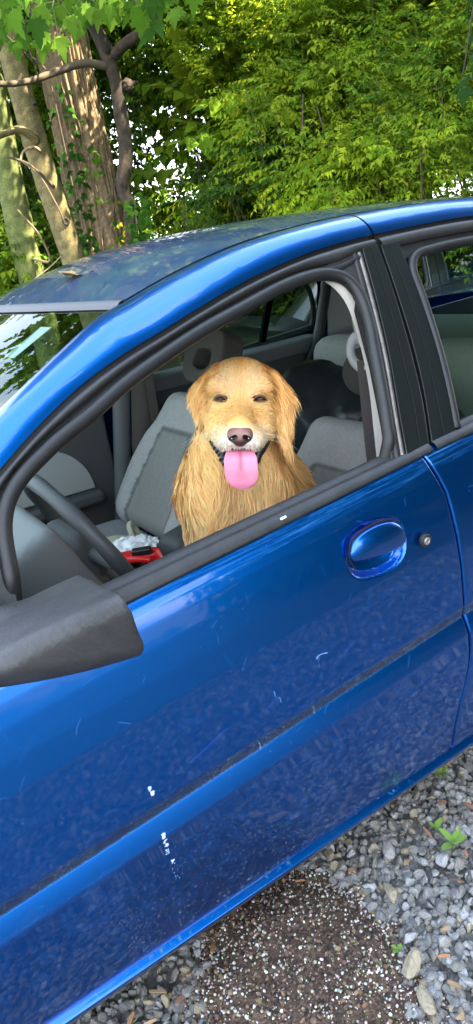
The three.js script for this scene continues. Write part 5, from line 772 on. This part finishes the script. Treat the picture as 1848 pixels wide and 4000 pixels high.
// the big furrowed trunk
{
  const t = thing('furrowed_tree', 'thick tree with deeply furrowed brown bark behind the thin forked tree', 'tree');
  const path = curve([[1.60, -0.1, -4.63], [1.64, 0.8, -4.62], [1.66, 1.46, -4.62], [1.70, 1.96, -4.61], [1.70, 2.50, -4.61], [1.70, 3.0, -4.60], [1.73, 3.45, -4.6], [1.80, 4.2, -4.58], [1.86, 5.6, -4.55], [1.9, 7.2, -4.5]], 320);
  part('trunk', tube(path, (u) => lerp(0.265, 0.215, smooth(0, 0.55, u)) + 0.10 * Math.exp(-u * 16) - 0.05 * smooth(0.6, 1, u), 150, { disp: (u, a, p) => { const w = 0.5 * noise(Math.cos(a) * 2, p.y * 1.1, Math.sin(a) * 2); const c1 = 1 - Math.abs(noise(Math.cos(a) * 6.4 + w, p.y * 1.3 + w, Math.sin(a) * 6.4)) * 2.6, c2 = noise(Math.cos(a) * 11, p.y * 5.5, Math.sin(a) * 11); return -0.042 * smooth(0.25, 1, c1) + 0.010 * c2 + 0.005 * noise(Math.cos(a) * 26, p.y * 18, Math.sin(a) * 26); } }), barkBrown, t);
  for (const [a, b, c, r] of [[[1.85, 5.2, -4.55], [2.5, 6.0, -4.2], [3.4, 6.5, -4.0], 0.09], [[1.85, 5.6, -4.55], [1.2, 6.6, -4.6], [0.4, 7.2, -4.4], 0.08], [[1.9, 6.8, -4.5], [2.0, 7.8, -4.8], [2.3, 8.8, -5.2], 0.08]]) part('branch', tube(curve([a, b, c], 12), (u) => r * (1 - 0.7 * u), 8), barkBrown, t);
  foliage(t, [[[2.6, 6.6, -4.4], [1.9, 1.1, 1.6]], [[0.8, 7.1, -4.6], [1.6, 1.0, 1.5]], [[2.0, 8.2, -5.2], [1.8, 1.0, 1.6]]], 1100, FAR, GREENS.mid, 301, { size: 0.9 });
}
// the pale smooth leaning trunk
{
  const t = thing('pale_tree', 'leaning tree with smooth pale sunlit bark left of the furrowed trunk', 'tree');
  part('trunk', tube(curve([[1.34, -0.1, -4.1], [1.28, 0.8, -4.13], [1.23, 1.38, -4.15], [1.18, 1.90, -4.17], [1.14, 2.25, -4.18], [1.12, 2.64, -4.19], [1.11, 3.07, -4.2], [1.10, 3.6, -4.2], [1.06, 4.6, -4.2], [1.0, 6.0, -4.2]], 160), (u) => 0.112 - 0.04 * u + 0.04 * Math.exp(-u * 20), 28, { disp: (u, a, p) => 0.010 * noise(Math.cos(a) * 1.5, p.y * 3, Math.sin(a) * 1.5) + 0.004 * noise(Math.cos(a) * 5, p.y * 14, Math.sin(a) * 5) - 0.005 * Math.exp(-Math.pow((((p.y * 3.6) % 1 + 1) % 1 - 0.5) / 0.05, 2)) * (0.5 + noise(p.y * 2, 3, a)) }), barkPale, t);
  for (const [l, r, m] of [[[[1.12, 2.36, -4.1], [1.0, 2.44, -4.06], [0.86, 2.42, -4.04], [0.7, 2.36, -4.0]], 0.036, barkPale], [[[1.13, 2.29, -4.1], [1.05, 2.31, -4.02], [0.95, 2.28, -3.98], [0.88, 2.18, -3.95]], 0.014, twigPale], [[[1.16, 2.03, -4.08], [1.05, 2.12, -4.0], [0.94, 2.20, -3.95], [0.8, 2.25, -3.92]], 0.017, twigM], [[[1.19, 1.75, -4.08], [1.10, 1.9, -3.95], [0.98, 2.1, -3.85], [0.85, 2.2, -3.8]], 0.008, twigPale]]) part('branch', tube(curve(l, 16), (u) => r * (1 - 0.55 * u), 8), m, t);
  part('knot', tube(curve([[1.155, 2.62, -4.06], [1.15, 2.60, -4.055]], 4), 0.02, 10), twigDark, t);
  part('knot', moved(new THREE.TorusGeometry(0.022, 0.009, 8, 18), 1.19, 1.77, -4.055, 0, -0.4, 0), twigDark, t);
  for (const [a, b, c, r] of [[[1.03, 5.2, -4.2], [0.4, 5.9, -3.9], [-0.4, 6.3, -3.8], 0.05], [[1.0, 5.8, -4.2], [1.5, 6.6, -4.2], [1.9, 7.2, -4.4], 0.05]]) part('branch', tube(curve([a, b, c], 12), (u) => r * (1 - 0.7 * u), 8), barkPale, t);
  foliage(t, [[[0.2, 6.2, -4.0], [1.5, 0.9, 1.4]], [[1.4, 6.9, -4.4], [1.3, 0.9, 1.2]]], 560, FAR, GREENS.mid, 302, { size: 0.8 });
}
// the mossy trunk at the very left
{
  const t = thing('mossy_tree', 'green-tinged mossy trunk at the left edge behind the pale tree', 'tree');
  part('trunk', tube(curve([[0.98, -0.1, -4.66], [1.0, 0.8, -4.66], [1.0, 1.33, -4.66], [1.0, 1.72, -4.66], [1.01, 2.13, -4.65], [1.02, 2.49, -4.65], [1.05, 2.9, -4.64], [0.9, 4.0, -4.7], [0.8, 5.2, -4.8]], 120), (u) => 0.135 - 0.05 * u, 22, { disp: (u, a, p) => 0.012 * noise(Math.cos(a) * 2, p.y * 4, Math.sin(a) * 2) }), barkMoss, t);
  for (const [l, r, m] of [[[[1.0, 1.55, -4.55], [1.10, 1.50, -4.4], [1.0, 1.70, -4.2], [0.84, 1.9, -4.1]], 0.012, twigPale], [[[0.9, 1.38, -4.3], [1.05, 1.47, -4.2], [1.3, 1.66, -4.1]], 0.006, twigPale]]) part('branch', tube(curve(l, 14), (u) => r * (1 - 0.5 * u), 7), m, t);
  foliage(t, [[[0.7, 5.4, -4.9], [1.5, 0.9, 1.3]]], 260, FAR, GREENS.mid, 303, { size: 0.8 });
}
// the thin forked tree and its maple leaves
const mapleShape = (() => {
  const lobe = [[0, 0], [0.07, 0.03], [0.22, -0.06], [0.20, 0.06], [0.36, 0.07], [0.31, 0.17], [0.50, 0.34], [0.40, 0.36], [0.43, 0.47], [0.30, 0.44], [0.21, 0.42], [0.23, 0.62], [0.14, 0.62], [0.12, 0.78], [0, 1.0]];
  const s = new THREE.Shape(); s.moveTo(0, 0); for (const [x, y] of lobe.slice(1)) s.lineTo(x, y); for (const [x, y] of lobe.slice(0, -1).reverse()) s.lineTo(-x, y); return s;
})();
const mapleLeaf = (seed) => { const g = new THREE.ShapeGeometry(mapleShape), p = g.attributes.position; for (let i = 0; i < p.count; i++) { const x = p.getX(i), y = p.getY(i); p.setZ(i, -0.30 * Math.abs(x) - 0.22 * y * y + 0.08 * noise(x * 4 + seed, y * 4)); } const n = g.toNonIndexed(); n.computeVertexNormals(); return n; };
const mapleGeos = [1, 2, 3].map(mapleLeaf), stalkG = tube([V(0, 0, 0), V(0.02, -0.4, -0.06), V(0.0, -0.75, 0.0)], 0.012, 5, {});
const mapleMats = [[0.13, 0.27, 0.022], [0.09, 0.21, 0.022], [0.17, 0.31, 0.035], [0.065, 0.16, 0.022]].map((c) => leafMat({ color: lin(...c), transmission: 0.55 }));
const mapleDark = [[0.03, 0.085, 0.02], [0.04, 0.10, 0.02]].map((c) => leafMat({ color: lin(...c), transmission: 0.4 }));
function hangLeaf(parent, R, p, s, mats) { const m = part('leaf', mapleGeos[Math.floor(R() * 3)], mats[Math.floor(R() * mats.length)], parent); m.position.copy(p); m.scale.setScalar(s); m.rotation.set(-2.5 + (R() - 0.5) * 0.9, (R() - 0.5) * 1.8 - 0.35, (R() - 0.5) * 1.0, 'YXZ'); return m; }
{
  const t = thing('forked_maple', 'thin dark forked maple with drooping lobed leaves, in front of the furrowed trunk', 'tree');
  part('trunk', tube(curve([[1.52, -0.1, -3.8], [1.56, 0.7, -3.79], [1.59, 1.45, -3.78], [1.60, 1.62, -3.775], [1.625, 1.80, -3.77], [1.60, 1.95, -3.76], [1.665, 2.14, -3.74], [1.69, 2.32, -3.735], [1.685, 2.48, -3.73], [1.69, 2.68, -3.73], [1.665, 2.86, -3.735], [1.60, 3.05, -3.74], [1.5, 3.5, -3.75]], 150), (u) => 0.061 - 0.014 * u, 24, { disp: (u, a, p) => 0.014 * noise(Math.cos(a) * 1.4, p.y * 4.2, Math.sin(a) * 1.4) + 0.004 * noise(Math.cos(a) * 5, p.y * 17, Math.sin(a) * 5) }), barkFork, t);
  const br = [[[[1.67, 2.80, -3.735], [1.76, 2.87, -3.66], [1.84, 2.91, -3.5], [1.95, 3.02, -3.3], [2.1, 3.22, -3.1], [2.3, 3.6, -2.9]], 0.042, barkFork], [[[1.66, 2.76, -3.735], [1.5, 2.795, -3.76], [1.3, 2.76, -3.79], [1.05, 2.70, -3.79], [0.82, 2.68, -3.75], [0.45, 2.74, -3.6]], 0.030, twigM], [[[1.665, 2.84, -3.72], [1.6, 2.97, -3.68], [1.52, 3.05, -3.66], [1.42, 3.16, -3.62], [1.2, 3.5, -3.4]], 0.036, twigDark], [[[1.20, 2.76, -3.80], [1.12, 2.83, -3.78], [1.05, 2.86, -3.75], [0.9, 2.98, -3.7]], 0.007, twigM], [[[1.12, 2.72, -3.79], [1.09, 2.82, -3.75], [1.06, 2.99, -3.70], [1.14, 3.16, -3.6]], 0.006, twigDark]];
  for (const [l, r, m] of br) part('branch', tube(curve(l, 26), (u) => r * (1 - 0.5 * u), 10, { disp: (u, a, p) => 0.003 * noise(p.x * 14, p.y * 14, a) }), m, t);
  part('knot', moved(nets((x, y, z) => smin(ell(x, y, z, [0, 0, 0], [0.04, 0.045, 0.03]), capsule(x, y, z, [0.0, 0, 0], [0.075, 0.01, 0.01], 0.022, 0.012), 0.02) + 0.008 * noise(x * 50, y * 50, z * 50), V(-0.08, -0.08, -0.06), V(0.12, 0.08, 0.06), 0.006), 1.755, 2.625, -3.67), barkFork, t);
  // leafy twigs hanging across the upper left, a metre or more nearer than the trunk
  const R = rng(512);
  const twigs = [[[1.42, 3.16, -3.62], [1.15, 3.15, -3.1], [0.95, 2.95, -2.75], [0.8, 2.76, -2.55]], [[1.42, 3.16, -3.62], [1.3, 3.1, -3.0], [1.22, 2.95, -2.55], [1.18, 2.8, -2.35]], [[1.2, 3.5, -3.4], [0.85, 3.2, -2.9], [0.65, 2.95, -2.6], [0.55, 2.74, -2.5]], [[1.42, 3.16, -3.62], [1.5, 3.2, -2.9], [1.45, 3.0, -2.4], [1.38, 2.86, -2.2]], [[1.2, 3.5, -3.4], [0.6, 3.3, -2.9], [0.4, 3.0, -2.6], [0.36, 2.7, -2.5]]];
  for (const tw of twigs) {
    const c = curve(tw, 30); part('twig', tube(c, (u) => 0.007 * (1 - 0.7 * u), 6), twigM, t);
    for (let i = 9; i <= 30; i += 1) { for (const rep of [0, 1]) { if (R() < 0.2 + 0.1 * rep) continue; const s = 0.10 + 0.055 * R(), p = c[i].clone().add(V((R() - 0.5) * 0.34, -0.02 - 0.20 * R(), (R() - 0.5) * 0.25)); hangLeaf(t, R, p, s, mapleMats); part('leaf_stalk', tube([c[i].clone(), c[i].clone().lerp(p, 0.5).add(V(0, 0.012, 0)), p], 0.0012, 4), twigM, t); } }
  }
  foliage(t, [[[1.6, 4.3, -3.4], [1.5, 0.7, 1.3]], [[3.0, 4.15, -3.3], [1.2, 0.45, 0.8]]], 340, WIDE, GREENS.mid, 304, { size: 1.4 });  // second blob: crown added out of view to dapple the trunks with shade
}
// large dark leaves at the right edge
{
  const t = thing('maple_branch', 'dark overhanging branch with big lobed leaves at the right edge', 'branch');
  const c = curve([[2.6, 2.9, -0.3], [2.05, 2.55, -0.42], [1.78, 2.28, -0.46], [1.66, 1.92, -0.48]], 24); part('stem', tube(c, (u) => 0.010 * (1 - 0.7 * u), 6), twigDark, t);
  const R = rng(77); for (let i = 6; i <= 24; i++) { const p = c[i].clone().add(V(0.03 + (R() - 0.45) * 0.14, -0.02 - 0.05 * R(), (R() - 0.5) * 0.14)); hangLeaf(t, R, p, 0.075 + 0.035 * R(), mapleDark); }
}
// trunks that show through the foliage
for (const [name, label, path, r, mat, blobs, n] of [
  ['shaded_tree', 'dim grey trunk showing through the leaves at upper right', [[4.6, -0.1, -3.7], [4.68, 1.5, -3.67], [4.76, 2.8, -3.65], [4.84, 3.4, -3.6], [4.95, 5.0, -3.5], [5.0, 7, -3.5]], 0.19, barkGrey, [[[5.2, 7.4, -5.6], [2.0, 1.3, 1.4]]], 600],
  ['shaded_tree', 'slanting trunk in the gap right of the forked tree', [[3.75, -0.1, -5.3], [3.68, 1.4, -5.3], [3.60, 2.12, -5.28], [3.50, 2.83, -5.35], [3.35, 3.8, -5.4], [3.2, 5.6, -5.4]], 0.11, barkGrey, [[[3.2, 5.4, -5.5], [1.8, 1.1, 1.6]]], 520]]) {
  const t = thing(name, label, 'tree'); part('trunk', tube(curve(path, 60), (u) => r * (1 - 0.45 * u), 16, { disp: (u, a, p) => 0.012 * noise(Math.cos(a) * 4, p.y * 5, Math.sin(a) * 4) }), mat, t); foliage(t, blobs, n, FAR, GREENS.mid, 400 + n, { size: 0.9 });
}
const gap = (p, r) => { const v = p.clone().project(camera); const gx = (v.x + 1) / 2, gy = (1 - v.y) / 2; const k = Math.hypot((gx - 0.375) / 0.14, (gy - 0.150) / 0.055); if (Math.hypot((gx - 0.875) / 0.035, (gy - 0.015) / 0.04) < 1 && r() < 0.75) return false; if (Math.hypot((gx - 0.325) / 0.05, (gy - 0.230) / 0.017) < 1 && r() < 0.85) return false; return k + 0.45 * noise(p.x * 5, p.y * 5, p.z * 5) > 1 || r() < 0.42 + 0.45 * k * k * k; };
// shrubs: [label, centre, radii, sprays, spray kind, greens, seed, thr]
const SHRUBS = [
  ['tall yellow-green shrub at top right of the picture', [3.75, 2.85, -2.95], [1.05, 0.85, 0.9], 1250, SPRAY, 'light', 1, -0.10],
  ['grey-green shrub at the right edge under the dark branch', [3.65, 2.05, -2.0], [0.85, 0.7, 0.8], 820, SPRAY, 'mid', 2, -0.10],
  ['bright feathery shrub at the top centre of the picture', [3.35, 3.15, -3.9], [0.95, 0.75, 0.85], 980, SPRAY, 'light', 3, -0.05],
  ['loose shrub whose leaves break up the bright gap behind the forked tree', [3.15, 2.75, -4.6], [1.0, 0.7, 0.8], 520, SPRAY, 'mid', 4, 0.02],
  ['arching shrub with sunlit tips in the middle of the hedge', [2.95, 2.12, -2.95], [0.80, 0.55, 0.7], 780, SPRAY, 'light', 5, -0.06],
  ['low shrub with bright tips above the car rear window', [3.15, 1.62, -2.15], [0.75, 0.50, 0.65], 640, SPRAY, 'light', 6, -0.04],
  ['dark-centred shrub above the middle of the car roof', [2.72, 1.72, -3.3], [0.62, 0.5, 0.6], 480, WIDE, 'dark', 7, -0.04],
  ['drooping pale-leaved shrub just behind the seam in the car roof', [2.85, 1.52, -2.5], [0.55, 0.42, 0.5], 420, SPRAY, 'light', 8, -0.02],
  ['lower shrub right of the forked tree trunk', [2.45, 1.72, -4.1], [0.75, 0.42, 0.6], 200, SPRAY, 'light', 9, 0.0],
  ['thin high shrub over the bright gap at top centre', [3.0, 3.45, -4.85], [0.9, 0.6, 0.7], 520, WIDE, 'mid', 10, -0.04],
  ['broad-leaved shrub at the lower left behind the pale trunk', [1.05, 1.45, -5.1], [0.75, 0.6, 0.5], 560, WIDE, 'mid', 11, -0.05],
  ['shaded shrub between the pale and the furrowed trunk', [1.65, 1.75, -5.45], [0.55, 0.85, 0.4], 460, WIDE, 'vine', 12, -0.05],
  ['high leafy shrub at the upper left edge', [1.5, 3.0, -6.2], [0.9, 0.9, 0.6], 520, WIDE, 'mid', 13, -0.02],
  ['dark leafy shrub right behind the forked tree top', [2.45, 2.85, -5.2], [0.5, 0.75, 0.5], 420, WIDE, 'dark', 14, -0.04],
];
for (const [label, c, r, n, geos, g, seed, thr] of SHRUBS) {
  const t = thing('shrub', label, 'shrub'), R = rng(seed * 7 + 1);
  for (let i = 0; i < 5; i++) { const b = V(c[0] + (R() - 0.5) * 0.4, -0.05, c[2] + (R() - 0.5) * 0.4), e = V(c[0] + (R() - 0.5) * 1.5 * r[0], c[1] + r[1] * (0.1 + 0.8 * R()), c[2] + (R() - 0.5) * 1.5 * r[2]); part('stem', tube(curve([b, b.clone().lerp(e, 0.5).add(V((R() - 0.5) * 0.2, 0.15, (R() - 0.5) * 0.2)), e], 14), (u) => 0.014 * (1 - 0.7 * u), 6), twigM, t); }
  const blobs = [[c, r]]; for (let i = 0; i < 4; i++) { const a = R() * 6.3; blobs.push([[c[0] + Math.cos(a) * r[0] * 0.75, c[1] + (R() - 0.35) * r[1] * 1.1, c[2] + Math.sin(a) * r[2] * 0.75], [r[0] * 0.45, r[1] * 0.45, r[2] * 0.45]]); }
  if (c[1] > 1.2) blobs.push([[c[0], c[1] * 0.45, c[2]], [r[0] * 0.8, c[1] * 0.45, r[2] * 0.8]]);
  foliage(t, blobs, Math.round(n * 2.1), geos, GREENS[g], 900 + seed, { size: 0.8, thr, freq: 3.2, rise: seed < 4 ? 0.35 : 0.05, keep: gap });
}
// climbers on the trunks
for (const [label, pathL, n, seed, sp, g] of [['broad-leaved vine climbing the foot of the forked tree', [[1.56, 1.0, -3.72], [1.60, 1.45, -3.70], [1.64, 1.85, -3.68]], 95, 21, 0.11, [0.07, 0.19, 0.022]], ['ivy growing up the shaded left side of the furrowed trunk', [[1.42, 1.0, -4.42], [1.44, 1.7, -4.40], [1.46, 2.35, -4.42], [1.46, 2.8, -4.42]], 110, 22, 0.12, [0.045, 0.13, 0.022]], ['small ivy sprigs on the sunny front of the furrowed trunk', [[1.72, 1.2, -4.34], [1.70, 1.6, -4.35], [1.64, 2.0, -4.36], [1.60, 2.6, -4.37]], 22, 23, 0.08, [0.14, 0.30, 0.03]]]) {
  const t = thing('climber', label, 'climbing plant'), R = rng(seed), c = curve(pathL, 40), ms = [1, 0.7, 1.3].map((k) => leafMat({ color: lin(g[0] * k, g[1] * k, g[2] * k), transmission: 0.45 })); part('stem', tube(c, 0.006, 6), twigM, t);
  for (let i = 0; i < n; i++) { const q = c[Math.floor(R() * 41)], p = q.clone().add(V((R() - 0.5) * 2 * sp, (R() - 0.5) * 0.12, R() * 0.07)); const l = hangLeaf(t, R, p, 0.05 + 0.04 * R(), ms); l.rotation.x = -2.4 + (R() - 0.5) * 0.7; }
}
single('withered_leaves', (() => { const b = mb(), R = rng(8); for (let i = 0; i < 9; i++) { const g = leafShape(0.034, 0.008); b.add(moved(g, 1.44 + 0.03 * Math.sin(i), 1.68 - 0.032 * i + 0.02 * R(), -3.60 + 0.02 * R(), R(), R() * 6, -0.9 - 0.5 * R())); } return b.geo(); })(), leafMat({ color: lin(0.62, 0.45, 0.02), transmission: 0.4 }), 'hanging sprig of withered yellow leaves beside the furrowed trunk', 'withered leaves');
function leafShape(l, w) { const rows = []; for (let i = 0; i <= 5; i++) { const t = i / 5, q = w * Math.sin(Math.PI * (0.06 + 0.92 * t)); rows.push([V(t * l, 0, -q), V(t * l, -0.2 * w, 0), V(t * l, 0, q)]); } return grid(rows); }
// dry leaf on the car roof
{ const g = new THREE.ShapeGeometry(mapleShape); const p = g.attributes.position; for (let i = 0; i < p.count; i++) { const x = p.getX(i), y = p.getY(i); p.setZ(i, 0.5 * x * x + 0.35 * Math.pow(y - 0.4, 2) + 0.06 * noise(x * 6, y * 6)); } g.computeVertexNormals(); const m = single('dry_leaf', g, std(lin(0.40, 0.25, 0.11), 0.9), 'curled dry brown leaf lying on the front of the car roof', 'leaf'); m.position.set(-0.405, 1.412, 0.155); m.rotation.set(-Math.PI / 2 + 0.05, 0.1, 2.2); m.scale.setScalar(0.11); }

// woodland farther off and the tall unseen trees added behind the camera
{
  const w = thing('woodland', 'dense shaded woodland behind the hedge, seen between its leaves', 'woodland'); w.userData.kind = 'stuff';
  const blobs = []; const R = rng(31);
  for (let i = 0; i < 40; i++) { const a = lerp(-0.05, 1.1, R()); const d = lerp(7.5, 12, R()), x = EYE.x + d * Math.sin(0.30 + a), z = EYE.z - d * Math.cos(0.30 + a); blobs.push([[x, lerp(0.6, 5.5, R()), z], [1.3, 1.1, 1.1]]); }
  for (let i = 0; i < 5; i++) { const d = lerp(8.5, 11, R()), a = lerp(0.17, 0.25, R()); blobs.push([[EYE.x + d * Math.sin(a), lerp(0.4, 5, R()), EYE.z - d * Math.cos(a)], [1.0, 1.0, 1.0]]); }
  foliage(w, blobs, 9000, FAR, [...GREENS.light, ...GREENS.mid], 700, { thr: -0.15, freq: 1.2, keep: gap, size: 0.62 });
}
{
  const w = thing('tree_line', 'bright sunlit bushes beyond the lawn, low behind the left trunks', 'tree line'); w.userData.kind = 'stuff'; const R = rng(44), blobs = [];
  for (let i = 0; i < 16; i++) { const a = lerp(-0.15, 0.75, i / 15), d = lerp(27, 31, R()); blobs.push([[EYE.x + d * Math.sin(a), 1.5, EYE.z - d * Math.cos(a)], [2.0, 2.1 + 0.7 * R(), 1.4]]); }
  foliage(w, blobs, 2000, FAR, GREENS.mid, 720, { thr: -0.5, size: 1.1 });
}
{  // unseen trees, placed and sized to keep the sun off the car
  const mk = (label, x, z, h, rad, seed) => { const t = thing('added_shade_tree', label, 'tree'); part('trunk', tube(curve([[x, -0.1, z], [x + 0.1, h * 0.4, z], [x, h * 0.8, z + 0.2]], 20), (u) => 0.24 * (1 - 0.6 * u), 12), barkGrey, t); foliage(t, [[[x, h * 0.62, z], [rad, h * 0.30, rad]], [[x + rad * 0.5, h * 0.45, z], [rad * 0.7, h * 0.22, rad * 0.7]], [[x - rad * 0.5, h * 0.5, z + 0.5], [rad * 0.7, h * 0.25, rad * 0.7]]], 2400, FAR, GREENS.mid, seed, { size: 1.5, thr: -0.1, freq: 0.7 }); };
  mk('unseen tall tree added behind the camera to shade the car, mirrored in the driver door', 5.0, 6.6, 13.2, 3.5, 811);
  mk('unseen tall tree added behind the camera to shade the rear of the car', 8.8, 6.0, 13.2, 3.5, 812);
}
{  // leafy clumps added out of view so the door paint mirrors something dark
  const R = rng(88); const spots = [['unseen leafy clump added behind the camera to darken the reflection at the rear of the driver door', 4.6, 4.9], ['unseen leafy clump added behind the camera to darken the reflection in the middle of the driver door', 2.6, 5.4], ['unseen leafy clump added behind the camera to darken the reflection in the rear door', 6.8, 4.4], ['unseen leafy clump added behind the camera for dark reflections, farthest along the drive', 9.2, 4.0]];
  for (const [label, x, z] of spots) { const t = thing('added_bush', label, 'added_bush'); for (let i = 0; i < 4; i++) part('stem', tube([V(x + (R() - 0.5) * 0.4, -0.05, z), V(x + (R() - 0.5) * 1.4, 1.6, z + (R() - 0.5))], 0.02, 6), twigM, t); foliage(t, [[[x, 1.3, z], [1.35, 1.35, 0.9]], [[x + 0.6, 1.9, z + 0.2], [0.9, 0.8, 0.7]]], 900, FAR, GREENS.dark, 850 + Math.round(x), { size: 0.7, thr: -0.3 }); }
}
// dark car parked beyond, seen through the far windows
{
  const black = new THREE.MeshPhysicalMaterial({ color: lin(0.008, 0.009, 0.011), roughness: 0.35, metalness: 0.2, clearcoat: 1, clearcoatRoughness: 0.04, side: THREE.DoubleSide });
  const c2 = thing('dark_car', 'black car parked beyond the blue car, glimpsed through its far windows', 'car');
  shell(c2, { side: black, paint: black, roof: black, glass: darkGlass }); sideGlassFrames(c2, darkGlass);
  for (const x of [-0.1, 0.9]) part('seat_backrest', rbox(0.16, 0.6, 1.2, 0.06).translate(x, 0.72, 0), fabricDark, c2); part('dashboard', rbox(0.4, 0.4, 1.3, 0.08).translate(-1.1, 0.75, 0), trimDark, c2);
  c2.position.set(2.75, -0.03, -2.45);
}
renderer.render(scene, camera);
